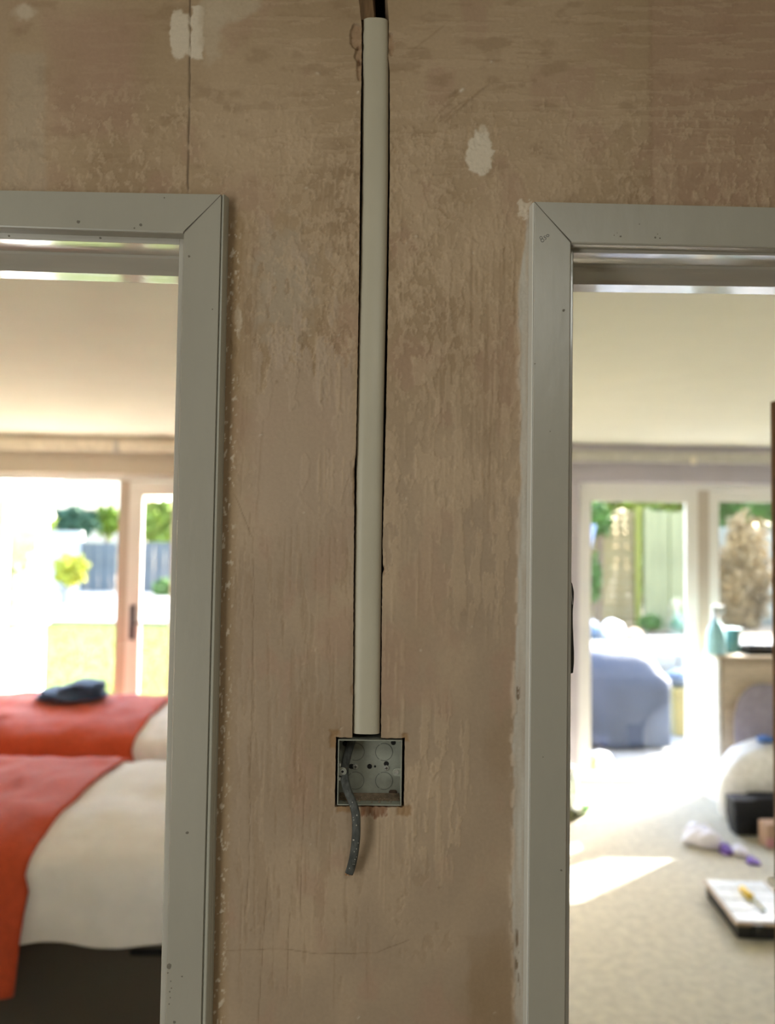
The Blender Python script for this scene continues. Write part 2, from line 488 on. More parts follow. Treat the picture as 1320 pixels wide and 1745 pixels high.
# long hair cracks low on the left
for k, pts in enumerate([[(432, 950), (430, 1150), (426, 1330), (424, 1480), (418, 1560)], [(456, 1490), (448, 1600), (440, 1745)],
                         [(520, 1310), (513, 1480), (512, 1570)], [(386, 1620), (480, 1617), (545, 1626), (640, 1624), (700, 1600)],
                         [(398, 840), (432, 920)], [(493, 1540), (488, 1700)]]):
    for a, b in zip(pts[:-1], pts[1:]):
        stroke(a[0], a[1], b[0], b[1], 0.9, -0.0003, dark * 0.75, 0.6, 1.0, k)
# dark straight joint running up from the left door head
for a, b in zip([(324, -40), (323.5, 60), (322.5, 180), (321, 250)], [(323.5, 60), (322.5, 180), (321, 250), (319.5, 330)]):
    stroke(a[0], a[1], b[0], b[1], 1.5, -0.0012, dark * 0.35, 0.85, 0.8, 3)
# white filler patches
smear = C(148, 133, 113)
for mk, t, a in ((np.maximum(el(306, 62, 17, 43, 0.2, 0.35, 13, 1), rect(298, 322, 24, 92, 3, 9, 14, 1)) * (x < 323.5), white, 0.88), (rect(326, 347, 10, 101, 2, 5, 9, 2), white, 0.95),
                 (el(360, 45, 22, 62, 0.5, 0.5, 18, 4), smear, 0.7), (el(398, 12, 52, 24, 0.5, 0.55, 20, 5), smear, 0.75), (el(372, 30, 30, 22, 0.5, 0.5, 16, 6), smear, 0.6),
                 (el(40, 20, 26, 15, 0.6, 0.5, 14, 6), white, 0.5), (rect(-20, 6, 32, 56, 6, 5, 14, 2), white, 0.5),
                 (el(817, 262, 24, 40, 0.16, 0.3, 9, 3), white, 0.95), (el(822, 228, 10, 16, 0.3, 0.3, 8, 4), white, 0.6),
                 (el(406, 540, 7, 24, 0.3, 0.6, 8, 5), white, 0.55), (el(396, 385, 4, 8, 0.3, 0.4, 8, 2), white, 0.6),
                 (rect(880, 905, 341, 358, 2, 14, 7, 1), white, 0.75), (rect(886, 902, 358, 374, 2, 12, 6, 3), white, 0.7)):
    mix(t, mk * a)
    H += mk * 0.0003
# brown band, darkest against the left architrave, flecked with old paint
le = 389 + (360 - 389) * (y - 340) / 1405
band = (1 - sst(x - le, 14, 34)) * sst(y, 340, 380)
mix(ochre, band * 0.55)
mix(dark, (1 - sst(x - le, 4, 12 + 8 * vn(x / 30, y / 40, 3))) * sst(y, 340, 360) * 0.7)
fl = sst(fbm(x / 4, y / 9, 2, 3), 0.66, 0.70) * (1 - sst(x - le, 12, 30)) * sst(y, 360, 400)
mix(white, fl * 0.65)
H += fl * 0.0006
# grey filler strip against the right architrave
re = 902 + (891 - 902) * (y - 400) / 1345
wid = 18 + 3 * np.sin(y / 170) + 10 * (fbm(x / 30, y / 45, 4, 4) - 0.5) - 12 * (1 - sst(y, 360, 520))
strip = sst(x - (re - wid), -2, 4) * sst(y, 350, 400)
mix(C(153, 148, 139), strip * (0.5 + 0.5 * vn(x / 6, y / 60, 5)))
H += strip * 0.0004
rg = np.exp(-((x - (re - wid)) / 3.5) ** 2) * sst(fbm(x / 8, y / 20, 6, 3), 0.42, 0.55) * sst(y, 480, 560)
mix(C(158, 143, 126), rg * 0.6)
H += rg * 0.0009
hole = np.exp(-((x - (re - wid + 8)) / 3.0) ** 2) * sst(fbm(x / 6, y / 26, 1, 3), 0.60, 0.64) * (sst(y, 1130, 1160) * (1 - sst(y, 1230, 1260)) + sst(y, 1570, 1600) * (1 - sst(y, 1690, 1720)))
mix(dark * 0.6, hole * 0.9)
H -= hole * 0.0015
# damp-looking ochre patch low right, red-brown bare plaster under the box
mix(C(108, 86, 60), rect(797, 880, 1585, 1800, 9, 16, 40, 3) * (0.30 + 0.25 * fbm(x / 30, y / 40, 2, 3)) * sst(y, 1540, 1660))
rb = rect(614, 657, 1366, 1392, 1.5, 11, 4, 4, 16)
mix(C(100, 68, 46), rb * (0.55 + 0.5 * vn(x / 2.5, y / 14, 3)))
H -= rb * 0.0012
for a in ((572, 600, 1372, 1384), (676, 700, 1372, 1390), (562, 574, 1254, 1275), (563, 580, 1244, 1254), (686, 696, 1250, 1262)):
    q = rect(*a, 2, 4, 6, 2)
    mix(C(112, 84, 52), q * 0.7)
    H -= q * 0.001
# bites out of the plaster beside the top of the conduit
for (a, b, rx, ry, dep, sd) in ((607, 62, 11, 21, 0.0032, 1), (611, 92, 7, 17, 0.004, 2), (612, 118, 5, 18, 0.003, 4), (666, 75, 5, 18, 0.0025, 5), (604, 830, 3, 34, 0.0015, 3),
                                (601, 1176, 3, 9, 0.0015, 6), (654, 972, 2, 8, 0.002, 2)):
    q = el(a, b, rx, ry, 0.12, 0.25, 9, sd)
    H -= q * dep * 0.8 * (0.75 + 0.5 * vn(x / 5, y / 5, sd))
    mix(C(125, 98, 74), q * 0.6)
    ringm = np.clip(el(a, b, rx * 1.1, ry * 1.08, 0.1, 0.25, 9, sd) - q, 0, 1)
    mix(dark * 0.6, ringm * 0.5)
H *= 0.95
# overall soft unevenness
H += (fbm(x / 130, y / 130, 6, 2) - 0.5) * 0.0014 + (fbm(x / 7, y / 11, 0, 3) - 0.5) * 0.0003
far_edge = np.minimum(np.minimum(GX - X0, X1 - GX), np.minimum(GZ - Z0, Z1 - GZ))
H *= sst(far_edge, 0, 0.008)
ext_tone = colr[y < 320].mean(0)
mix(ext_tone, 1 - sst(far_edge, 0, 0.017))

V = np.stack([GX, D - H, GZ], -1).reshape(-1, 3)
CA = np.concatenate([colr.reshape(-1, 3), np.ones((NR * NC, 1))], 1)
ii, jj = np.meshgrid(np.arange(NR - 1), np.arange(NC - 1), indexing='ij')
qx = PXg[:-1, :-1] + 0.8
qy = PYg[:-1, :-1] - 0.8
open_l = (qx < 345 + (315 - 345) * (qy - 400) / 1345) & (qy > 368)
open_r = (qx > 940 + (932 - 940) * (qy - 400) / 1345) & (qy > 384)
in_ch = (jj >= cidx[2]) & (jj < cidx[3]) & (ii >= ridx[2])
in_bx = (jj >= cidx[1]) & (jj < cidx[4]) & (ii >= ridx[1]) & (ii < ridx[2])
keep = ~(open_l | open_r | in_ch | in_bx)
i_, j_ = ii[keep], jj[keep]
Q = np.stack([i_ * NC + j_, i_ * NC + j_ + 1, (i_ + 1) * NC + j_ + 1, (i_ + 1) * NC + j_], 1)
# sides of the chase and of the box hole
chain = [(r, cidx[2]) for r in range(NR - 1, ridx[2], -1)] + [(ridx[2], c) for c in range(cidx[2], cidx[1], -1)] + \
        [(r, cidx[1]) for r in range(ridx[2], ridx[1], -1)] + [(ridx[1], c) for c in range(cidx[1], cidx[4])] + \
        [(r, cidx[4]) for r in range(ridx[1], ridx[2])] + [(ridx[2], c) for c in range(cidx[4], cidx[3], -1)] + \
        [(r, cidx[3]) for r in range(ridx[2], NR)]
ci = np.array([r * NC + c for r, c in chain])
nb = len(V)
front2 = V[ci].copy()
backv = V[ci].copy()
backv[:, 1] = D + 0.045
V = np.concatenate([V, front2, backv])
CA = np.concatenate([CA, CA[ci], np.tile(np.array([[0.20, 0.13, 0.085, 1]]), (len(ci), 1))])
k = np.arange(len(ci) - 1)
S = np.stack([nb + k, nb + k + 1, nb + len(ci) + k + 1, nb + len(ci) + k], 1)
# plain continuation of the same plaster outside the picture
ext = [(-1.3, 1.3, Z1, 2.41), (-1.3, X0, 2.02, Z1), (X1, 1.3, 2.02, Z1), (at(340, 1745).x, at(905, 1745).x, 0.0, Z0),
       (-1.3, -0.99, 0, 2.02), (0.97, 1.3, 0, 2.02)]
ev, ef = [], []
for a, b, c, d in ext:
    n = len(V) + len(ev)
    ev += [(a, D, c), (b, D, c), (b, D, d), (a, D, d)]
    ef.append((n, n + 1, n + 2, n + 3))
V = np.concatenate([V, np.array(ev)])
CA = np.concatenate([CA, np.tile(np.append(ext_tone, 1)[None], (len(ev), 1))])
Q = np.concatenate([Q, S, np.array(ef)])
used = np.zeros(len(V), bool)
used[Q.ravel()] = True
remap = np.cumsum(used) - 1
V, CA, Q = V[used], CA[used], remap[Q]
me = bpy.data.meshes.new('wall_front')
me.vertices.add(len(V))
me.vertices.foreach_set('co', V.astype(np.float32).ravel())
me.loops.add(Q.size)
me.loops.foreach_set('vertex_index', Q.astype(np.int32).ravel())
me.polygons.add(len(Q))
me.polygons.foreach_set('loop_start', np.arange(0, Q.size, 4, dtype=np.int32))
me.update(calc_edges=True)
me.polygons.foreach_set('use_smooth', np.ones(len(Q), bool))
at_ = me.color_attributes.new('plaster', 'FLOAT_COLOR', 'POINT')
at_.data.foreach_set('color', np.clip(CA, 0, 1).astype(np.float32).ravel())
PM = bpy.data.materials.new('patched_bare_plaster')
PM.use_nodes = True
N, L = PM.node_tree.nodes, PM.node_tree.links
b = N['Principled BSDF']
b.inputs['Roughness'].default_value = 0.62
b.inputs['Specular IOR Level'].default_value = 0.3
at_n = N.new('ShaderNodeAttribute')
at_n.attribute_name = 'plaster'
tc = N.new('ShaderNodeTexCoord')
ns = N.new('ShaderNodeTexNoise')
ns.inputs['Scale'].default_value = 260
ns.inputs['Detail'].default_value = 6
L.new(tc.outputs['Object'], ns.inputs['Vector'])
mr = N.new('ShaderNodeMapRange')
mr.inputs['To Min'].default_value = 0.90
mr.inputs['To Max'].default_value = 1.10
L.new(ns.outputs['Fac'], mr.inputs['Value'])
mx = N.new('ShaderNodeVectorMath')
mx.operation = 'SCALE'
L.new(at_n.outputs['Color'], mx.inputs[0])
L.new(mr.outputs[0], mx.inputs['Scale'])
L.new(mx.outputs[0], b.inputs['Base Color'])
bp = N.new('ShaderNodeBump')
bp.inputs['Strength'].default_value = 0.6
bp.inputs['Distance'].default_value = 0.0004
L.new(ns.outputs['Fac'], bp.inputs['Height'])
L.new(bp.outputs[0], b.inputs['Normal'])
wall = link('wall_front', me, PM)
tag(wall, 'bare brown plastered wall with a chased slot between the two doorways', kind='structure')
# bottom of the chase, the deeper void above the conduit, and the room side of the wall
zc = at(640, 46).z
MB().box(nomL - 0.02, nomR + 0.02, D + 0.045, D + 0.05, BZ_B - 0.01, zc).box(BX_L - 0.005, BX_R + 0.005, D + 0.045, D + 0.05, BZ_B - 0.005, BZ_T + 0.005).build('chase_back', M['void'], wall)
MB().box(nomL - 0.025, nomR + 0.03, D + 0.088, D + 0.092, zc - 0.02, 2.4).build('chase_void', M['hole'], wall)
p0, p1 = at(612, 44, D + 0.03), at(636, -40, D + 0.03)
MB().loft([[(p0.x, D + 0.02, p0.z), (p1.x + 0.002, D + 0.02, p0.z), (p1.x + 0.006, D + 0.05, p0.z), (p0.x, D + 0.06, p0.z)],
           [(p0.x - 0.003, D + 0.018, (p0.z + p1.z) / 2), (p1.x - 0.001, D + 0.021, (p0.z + p1.z) / 2), (p1.x + 0.003, D + 0.05, (p0.z + p1.z) / 2), (p0.x, D + 0.06, (p0.z + p1.z) / 2)],
           [(p0.x, D + 0.02, p1.z + .05), (p1.x - 0.004, D + 0.02, p1.z + .05), (p1.x, D + 0.05, p1.z + .05), (p0.x, D + 0.06, p1.z + .05)]]).build('timber_lath', M['timber_stud'], wall)
HEAD_L, HEAD_R = at(200, 412).z, at(1150, 433).z
WB = D + 0.10
back = MB()
back.box(-3.6, 3.7, WB - 0.006, WB, 2.02, 2.41).box(-0.2, 0.175, WB - 0.006, WB, 0, 2.02)
back.box(-3.6, -1.0, WB - 0.006, WB, 0, 2.02).box(0.985, 3.7, WB - 0.006, WB, 0, 2.02)
back.build('room_side', material('pale_room_side', (0.82, 0.81, 0.79), 0.9), wall)

# ------------------------------------------------------------------ door frames seen from the hall
YA = D - 0.016
YFL = 3560
def leg(nm, parent, inn, out, strip, side):
    """architrave leg: inn/out/strip are (x at top, y top, x at 1745) lines; profile runs from inner edge to wall"""
    def ln(l, yy, Y):
        return at(lx(l[0], l[1], l[2], 1745, yy), yy, Y)
    rings = []
    for end in (0, 1):
        r = []
        pi = at(inn[0], inn[1], YA) if end == 0 else ln(inn, YFL, YA)
        po = at(out[0], out[1], YA) if end == 0 else ln(out, YFL, YA)
        ps = at(strip[0], strip[1], D - 0.004) if end == 0 else ln(strip, YFL, D - 0.004)
        r.append((pi.x, D + 0.002, pi.z))
        r.append((pi.x, YA + 0.002, pi.z))
        r.append((pi.x + side * 0.0015, YA, pi.z + (0.0015 if end == 0 else 0)))
        r.append((po.x - side * 0.0004, YA, po.z))
        r.append((po.x + side * .0002, YA + 0.0035, po.z))        # quirk
        w = ps.x - po.x
        for t, d in ((0.06, 0.0035), (0.14, 0.0018), (0.45, 0.0022), (0.62, 0.0045), (0.80, 0.0085), (0.95, 0.0125)):
            r.append((po.x + w * t, YA + d, po.z + (ps.z - po.z) * t))
        r.append((ps.x, D + 0.002, ps.z))
        rings.append(r)
    lg_ = MB().loft([r[:4] + [(r[3][0], D + 0.002, r[3][2])] for r in rings]).build(nm, M['gloss_white'], parent)
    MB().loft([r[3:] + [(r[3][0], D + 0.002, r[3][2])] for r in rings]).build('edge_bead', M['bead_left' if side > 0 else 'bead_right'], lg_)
    return lg_
def chip(parent, px, py, r, Y, mat='fleck', sx=1.0, name='paint_chip'):
    c = at(px, py, Y)
    return MB().prism([(c.x + r * sx * math.cos(q) * R_.uniform(.7, 1.2), c.z + r * math.sin(q) * R_.uniform(.7, 1.2)) for q in (k * math.pi / 4 for k in range(8))],
                      Y - 0.0002, Y + 0.0005).build(name, M[mat], parent)

def door_set(name, label, side, lin_edge, inn, out, strip, head_top, head_low, lin_low, x_far):
    """side +1: the visible jamb is the right one (left doorway); -1: the left jamb (right doorway)"""
    o = empty(name, (x_far, D, 0), label, kind='structure')
    leg('architrave_leg', o, inn, out, strip, side)
    # far leg, outside the picture
    MB().box(min(x_far, x_far - side * 0.06), max(x_far, x_far - side * 0.06), YA + 0.0005, D + 0.002, 0, at(head_low[2], head_low[3], YA).z).build('architrave_leg', M['gloss_white'], o)
    # mitred head
    (xa, ya, xb, yb), (xc, yc, xd, yd) = head_top, head_low       # both from the visible corner outwards
    A, B, Cc, Dd = at(xa, ya, YA), at(xb, yb, YA), at(xd, yd, YA), at(xc, yc, YA)
    r1 = [(A.x, A.z), (Dd.x, Dd.z)]
    def sec(T, Bt):
        return [(T.x, D + 0.002, T.z), (T.x, YA, T.z), (Bt.x, YA, Bt.z + 0.002), (Bt.x, YA + 0.0006, Bt.z + 0.0006), (Bt.x, YA + 0.002, Bt.z), (Bt.x, D + 0.002, Bt.z)]
    MB().loft([sec(A, Dd), sec(B, Cc)]).build('architrave_head', M['gloss_white'], o)
    # the open mitre joint: a thin dark line along the cut
    n = Vector((A.z - Dd.z, 0, Dd.x - A.x)).normalized() * 0.0004
    MB().add([(A.x - n.x, YA - 0.0001, A.z - n.z), (A.x + n.x, YA - 0.0001, A.z + n.z), (Dd.x + n.x, YA - 0.0001, Dd.z + n.z), (Dd.x - n.x, YA - 0.0001, Dd.z - n.z)],
             [(0, 1, 2, 3)]).build('mitre_joint', M['groove'], o)
    # lining: jamb and head, with planted stops
    t = at(lin_edge[0], lin_edge[1], D)
    bt = at(lx(lin_edge[0], lin_edge[1], lin_edge[2], 1745, YFL), YFL, D)
    w = 0.032 * side
    jm = MB()
    jm.loft([[(t.x, D - 0.001, 2.03), (t.x + w, D - 0.001, 2.03), (t.x + w, WB + 0.006, 2.03), (t.x, WB + 0.006, 2.03)],
             [(bt.x, D - 0.001, 0), (bt.x + w, D - 0.001, 0), (bt.x + w, WB + 0.006, 0), (bt.x, WB + 0.006, 0)]])
    jm.build('jamb', M['lining'], o, bevel=0.0008, seg=1)
    MB().box(min(x_far, x_far - w), max(x_far, x_far - w), D - 0.001, WB + 0.006, 0, 2.03).build('jamb', M['lining'], o)
    (xe, ye, xg, yg) = lin_low
    E, G = at(xe, ye, D), at(xg, yg, D)
    sl = (G.z - E.z) / (G.x - E.x)
    zf = lambda X: E.z + sl * (X - E.x)
    def hd(y0, y1, dz, th, nm, mat, bev=0.0008):
        xs = (t.x + (0.001 * side), x_far)
        return MB().loft([[(X, y0, zf(X) - dz), (X, y1, zf(X) - dz), (X, y1, zf(X) - dz + th), (X, y0, zf(X) - dz + th)] for X in xs]).build(nm, M[mat], o, bevel=bev, seg=2)
    hp = [(-0.001, 0.0), (0.045, 0.0038), (WB + 0.006 - D, 0.0085), (WB + 0.006 - D, 0.034), (-0.001, 0.034)]
    MB().loft([[(X, D + a_, zf(X) + b_) for a_, b_ in hp] for X in (t.x + (0.001 * side), x_far)]).build('lining_head', M['lining'], o, bevel=0.0008, seg=1)
    prof = [(0.042, 0.0044), (0.045, 0.0012), (0.051, -0.0016), (0.058, -0.0045), (0.064, -0.0070), (0.068, -0.0090), (0.070, -0.0100), (0.105, -0.0072), (0.105, 0.008), (0.042, 0.008)]
    MB().loft([[(X, D + a_, zf(X) + b_) for a_, b_ in prof] for X in (t.x + (0.001 * side), x_far)]).build('door_stop', M['lining'], o)
    MB().loft([[(t.x + 0.001 * side, D + 0.034, 1.99), (t.x - 0.0005 * side, D + 0.034, 1.99), (t.x - 0.0005 * side, D + 0.066, 1.99), (t.x + 0.001 * side, D + 0.066, 1.99)],
               [(bt.x + 0.001 * side, D + 0.034, 0), (bt.x - 0.0005 * side, D + 0.034, 0), (bt.x - 0.0005 * side, D + 0.066, 0), (bt.x + 0.001 * side, D + 0.066, 0)]]).build('door_stop', M['lining'], o)
    return o
d1 = door_set('door_1', 'white painted door frame of the left doorway', 1, (305.5, 415, 272.6), (312, 398, 280.5), (377, 331.5, 342.5), (389, 336, 361),
              (377, 331.5, -1025, 305.6), (312, 398, -1025, 352.1), (305, 417.5, 0, 407.5), -0.985)
d2 = door_set('door_2', 'white painted door frame of the right doorway', -1, (976.5, 428, 968.4), (973.5, 415, 964), (910.5, 344, 899.4), (902, 352, 891.5),
              (910.5, 344, 2310, 377.5), (973.5, 415, 2310, 443.8), (975, 431, 1320, 436), 0.96)
for px, py, r, sx in ((280, 337, .0008, 1), (240, 383, .0017, .45), (134, 378, .0019, .4), (229, 389, .001, 1.4), (171, 405.5, .0012, 2.2), (322, 437, .0014, .9), (15, 402, .001, 4), (362, 527, .0008, 2.5),
                      (319, 1419, .0016, .9), (288, 1647, .0028, .35), (286, 1658, .0008, 1), (291, 1672, .0007, 1), (292, 1684, .0007, 1), (289, 1690, .0008, 1), (290, 1700, .0007, 1), (288, 1711, .0008, 1.2),
                      (310, 1664, .0009, 1), (297, 1742, .0016, 1.4)):
    chip(d1, px, py, r, YA)
for px, py, r, sx in ((1057, 403, .0011, 1), (1046, 401, .0006, 1), (1051, 397, .0005, 1), (1116, 405, .0012, 1.6), (1124, 406, .0009, 1), (1120, 399, .0006, 1), (1089, 382, .0006, 1),
                      (960, 529, .0016, 1), (956, 1483, .0012, 2.2), (911, 620, .0007, 1), (937, 735, .0006, 1), (925, 1290, .0006, 1)):
    chip(d2, px, py, r, YA)
# pencilled 850
def pencil(strokes):
    b_ = MB()
    for s in strokes:
        b_.tube([tuple(at(px, py, YA - 0.0001)) for px, py in s], 0.00035, 5, 0.4)
    return b_.build('pencil_mark', M['pencil'], d2)
def arc(cx_, cy_, rx, ry, a0, a1, n=10, rot=0.0):
    o = []
    for k in range(n + 1):
        q = math.radians(a0 + (a1 - a0) * k / n)
        X, Y_ = rx * math.cos(q), ry * math.sin(q)
        o.append((cx_ + X * math.cos(rot) - Y_ * math.sin(rot), cy_ + X * math.sin(rot) + Y_ * math.cos(rot)))
    return o
rt = math.radians(-32)
pm = pencil([arc(921.6, 405.2, 2.2, 2.4, 0, 360, 12, rt), arc(923.8, 409.6, 2.7, 2.9, 0, 360, 12, rt),
             [(928.6, 401.6), (926.2, 403.2), (927.4, 405.2)], arc(928.2, 406.4, 2.0, 2.0, -100, 120, 8, rt), arc(932.8, 401.6, 2.4, 2.0, 0, 360, 12, rt)])
pm['label'] = 'pencilled number 850'
# black latch keep standing proud of the right doorway's jamb
kp = [(970, 990), (973.2, 994), (976.2, 1008), (976.0, 1018), (974.2, 1040), (974.2, 1065), (975.4, 1090), (976.4, 1112), (976.2, 1130), (974.6, 1146), (970, 1147)]
MB().prism([(at(px, py, D + 0.05).x, at(px, py, D + 0.05).z) for px, py in kp], D + 0.046, D + 0.062).build('latch_keep', M['black_metal'], d2, bevel=0.0004, seg=1)['label'] = 'black metal latch keep on the jamb'
MB().tube([tuple(at(972.6, 996, D + 0.043)), tuple(at(973.2, 1012, D + 0.043)), tuple(at(975, 1030, D + 0.043))], 0.0005, 6).build('keep_edge', M['steel'], d2)

# ------------------------------------------------------------------ oval conduit
def crv(pts, yy):
    return float(np.interp(yy, [p[0] for p in pts], [p[1] for p in pts]))
CC = [(38, 639.8), (140, 640), (300, 639.0), (450, 636.6), (600, 633.2), (780, 629.6), (1000, 626.6), (1247, 624.0)]
rings, inner = [], []
for k in range(41):
    yy = 38 + (1248 - 38) * k / 40
    c = at(crv(CC, yy), yy, D + 0.008)
    hw, hd_ = 0.01425, 0.0085
    for lst, s in ((rings, 1.0), (inner, 0.86)):
        ring = []
        for q in (2 * math.pi * i / 32 for i in range(32)):
            cs, sn = math.cos(q), math.sin(q)
            ring.append((c.x + hw * s * math.copysign(abs(cs) ** 0.75, cs), c.y + hd_ * s * math.copysign(abs(sn) ** 0.75, sn) + (0.0006 if k == 0 else 0), c.z))
        lst.append(ring)
con = MB()
con.loft(rings, caps=False)
con.loft(inner, caps=False)
con.loft([rings[0], inner[0]], caps=False).loft([rings[-1], inner[-1]], caps=False)
co = con.build('conduit', M['conduit'], None, smooth=True)
tag(co, 'grey white oval plastic conduit tube set in the wall slot', 'conduit')

# ------------------------------------------------------------------ metal back box
bo = empty('back_box', tuple(at(630, 1374, D)), 'galvanised metal back box recessed in the plaster under the conduit', 'socket box')
bx0, bx1, bz0, bz1 = at(575, 1315).x, at(684.5, 1315).x, at(630, 1373).z, at(630, 1261).z
YB = D + 0.034
th = 0.0011
def bp_at(px, py):
    p = at(px, py, YB)
    return (p.x, p.z)
MB().box(bx0, bx1, YB, YB + th, bz0, bz1).build('back_plate', M['zinc'], bo)
MB().box(bx0, bx0 + th, D + 0.0005, YB, bz0, bz1).build('side_wall', M['zinc'], bo, bevel=0.0002, seg=1)
MB().box(bx1 - th, bx1, D + 0.0005, YB, bz0, bz1).build('side_wall', M['zinc'], bo, bevel=0.0002, seg=1)
MB().box(bx0 + th, bx1 - th, D + 0.0005, YB, bz1 - th, bz1).build('top_wall', M['zinc'], bo, bevel=0.0002, seg=1)
MB().box(bx0 + th, bx1 - th, D + 0.0005, YB, bz0, bz0 + th).build('bottom_wall', M['zinc'], bo, bevel=0.0002, seg=1)
def ring_mesh(c, r, w, y0, y1, n=32, a0=0, a1=360):
    b_ = MB()
    for k in range(n):
        q0, q1 = math.radians(a0 + (a1 - a0) * k / n), math.radians(a0 + (a1 - a0) * (k + 1) / n)
        if k % 11 == 10:
            continue                                               # the little bridges that hold a knockout
        b_.prism([(c[0] + rr * math.cos(q), c[1] + rr * math.sin(q)) for rr, q in ((r, q0), (r + w, q0), (r + w, q1), (r, q1))], y0, y1)
    return b_
for px, py in ((606, 1281), (654, 1281.5), (605.5, 1330), (654, 1330.5)):
    c = bp_at(px, py)
    k_ = MB().disc(c, 0.0093, YB - 0.0003, YB, 32).build('knockout', M['zinc'], bo)
    ring_mesh(c, 0.0090, 0.00055, YB - 0.0005, YB).build('knockout_rim', M['zinc_dark'], k_)
for px, py, r, sx in ((629.5, 1306, .0027, 1), (638.8, 1306, .0012, 1), (599, 1306, .0027, 1.3), (658, 1301.5, .0028, 1), (670, 1265.5, .0027, 1), (588, 1267, .003, 1)):
    c = bp_at(px, py)
    MB().disc(c, r, YB - 0.00015, YB + 0.0004, 20, sx).build('fixing_hole', M['hole'], bo)
c = bp_at(669.5, 1350)
MB().prism([(c[0] + math.copysign(0.002, math.cos(q)) + 0.0026 * math.cos(q), c[1] + 0.0026 * math.sin(q)) for q in (2 * math.pi * (k + .5) / 20 for k in range(20))], YB - 0.00015, YB + 0.0004).build('fixing_slot', M['void'], bo)
for px, py, rot in ((605.5, 1306, 0), (658, 1308.5, 12)):
    c = bp_at(px, py)
    s_ = MB().loft([[(c[0] + r * math.cos(2 * math.pi * k / 20), yy, c[1] + r * math.sin(2 * math.pi * k / 20)) for k in range(20)] for r, yy in ((.0032, YB), (.0032, YB - .0008), (.0025, YB - .0017), (.0008, YB - .0019))]).build('screw', M['zinc_bright'], bo, smooth=False)
    q = math.radians(rot)
    cr = MB()
    for a in (q, q + math.pi / 2):
        ux, uz = math.cos(a), math.sin(a)
        cr.prism([(c[0] + ux * .0017 * i - uz * .00035 * j, c[1] + uz * .0017 * i + ux * .00035 * j) for i, j in ((-1, -1), (1, -1), (1, 1), (-1, 1))], YB - .0021, YB - .0016)
    cr.build('screw_cross', M['hole'], s_)
for px, py, sd in ((583.5, 1314.5, 1), (675, 1315.5, -1)):         # threaded lugs for the face plate
    p = at(px, py, D + 0.006)
    xe = bx0 + th if sd > 0 else bx1 - th
    out = [(xe, p.z + .0042), (p.x, p.z + .0042)] + [(p.x + sd * .0042 * math.sin(q), p.z + .0042 * math.cos(q)) for q in (math.pi * k / 10 for k in range(1, 10))] + [(p.x, p.z - .0042), (xe, p.z - .0042)]
    lg = MB().prism(out, D + 0.0055, D + 0.0067).build('fixing_lug', M['zinc'], bo)
    ring_mesh((p.x, p.z), .0014, .0010, D + 0.0048, D + 0.0056, 20).build('lug_collar', M['zinc_bright'], lg)
    MB().disc((p.x, p.z), .0014, D + 0.0052, D + 0.0056, 16).build('lug_hole', M['hole' if sd > 0 else 'zinc_bright'], lg)
for py in (1301.5, 1325.5):
    p = at(578.5, py, D + 0.008)
    MB().box(bx0 + th, bx0 + th + .0022, D + .003, D + .010, p.z - .0018, p.z + .0018).build('bent_tab', M['zinc_bright'], bo, bevel=.0004, seg=1)
xm = (bx0 + bx1) / 2
MB().disc((xm + .0005, 0), .001, 0, .0001, 10)
b_ = MB()
b_.loft([[(xm + .0016 * math.cos(q), D + .014 + .0012 * math.sin(q), bz0 + th + h) for q in (2 * math.pi * k / 12 for k in range(12))] for h in (0, .0001)])
b_.build('drain_hole', M['hole'], bo)
du = MB()
for k in range(60):                                                # plaster crumbs on the floor of the box
    px_, py_ = random.uniform(bx0 + .003, bx1 - .003), D + random.uniform(.006, .031)
    r = random.uniform(.0004, .0014)
    du.loft([[(px_ + rr * math.cos(a), py_ + rr * math.sin(a), bz0 + th + h) for a in (2 * math.pi * i / 5 for i in range(5))] for rr, h in ((r, 0), (r * .5, r * .9))])
du.grid(lambda u, v: (bx0 + th + u * (bx1 - bx0 - 2 * th), D + .012 + v * .021, bz0 + th + .0002 + .0016 * v * v), 12, 4)
tag(du.build('plaster_dust', M['rust_dust'], bo), kind='stuff')

# ------------------------------------------------------------------ flat grey cable
path = [(601, 1256, .020), (597, 1268, .024), (592, 1285, .022), (588, 1303, .016), (586.5, 1318, .009), (588, 1332, .003), (592, 1347, -.003), (597.5, 1360, -.008), (602.5, 1373, -.0115),
        (606, 1388, -.014), (606.8, 1405, -.0155), (606.4, 1425, -.0155), (604.6, 1445, -.0145), (601.6, 1463, -.0125), (598, 1478, -.010), (594.6, 1488, -.0085)]
P_ = [at(px, py, D + dy) for px, py, dy in path]
def spline(P, n=4):
    o = []
    for i in range(len(P) - 1):
        a, b_, c, d = P[max(i - 1, 0)], P[i], P[i + 1], P[min(i + 2, len(P) - 1)]
        for k in range(n):
            t = k / n
            o.append(0.5 * ((2 * b_) + (c - a) * t + (2 * a - 5 * b_ + 4 * c - d) * t * t + (3 * b_ - a - 3 * c + d) * t ** 3))
    return o + [P[-1]]
cp = spline(P_)
rings = []
for i, p in enumerate(cp):
    t = (cp[min(i + 1, len(cp) - 1)] - cp[max(i - 1, 0)]).normalized()
    side_ = t.cross(Vector((0, 1, 0))).normalized()
    side_ = -side_ if side_.x < 0 else side_
    nrm = side_.cross(t).normalized()
    ring = []
    for q in (2 * math.pi * k / 16 for k in range(16)):
        cs, sn = math.cos(q), math.sin(q)
        ring.append(p + side_ * 0.0044 * math.copysign(abs(cs) ** .6, cs) + nrm * 0.0024 * math.copysign(abs(sn) ** .8, sn))
    rings.append(ring)
ce = empty('cable', tuple(P_[-1]), 'dusty flat grey cable hanging out of the metal back box', 'cable')
MB().loft(rings).build('sheath', M['cable'], ce, smooth=True)
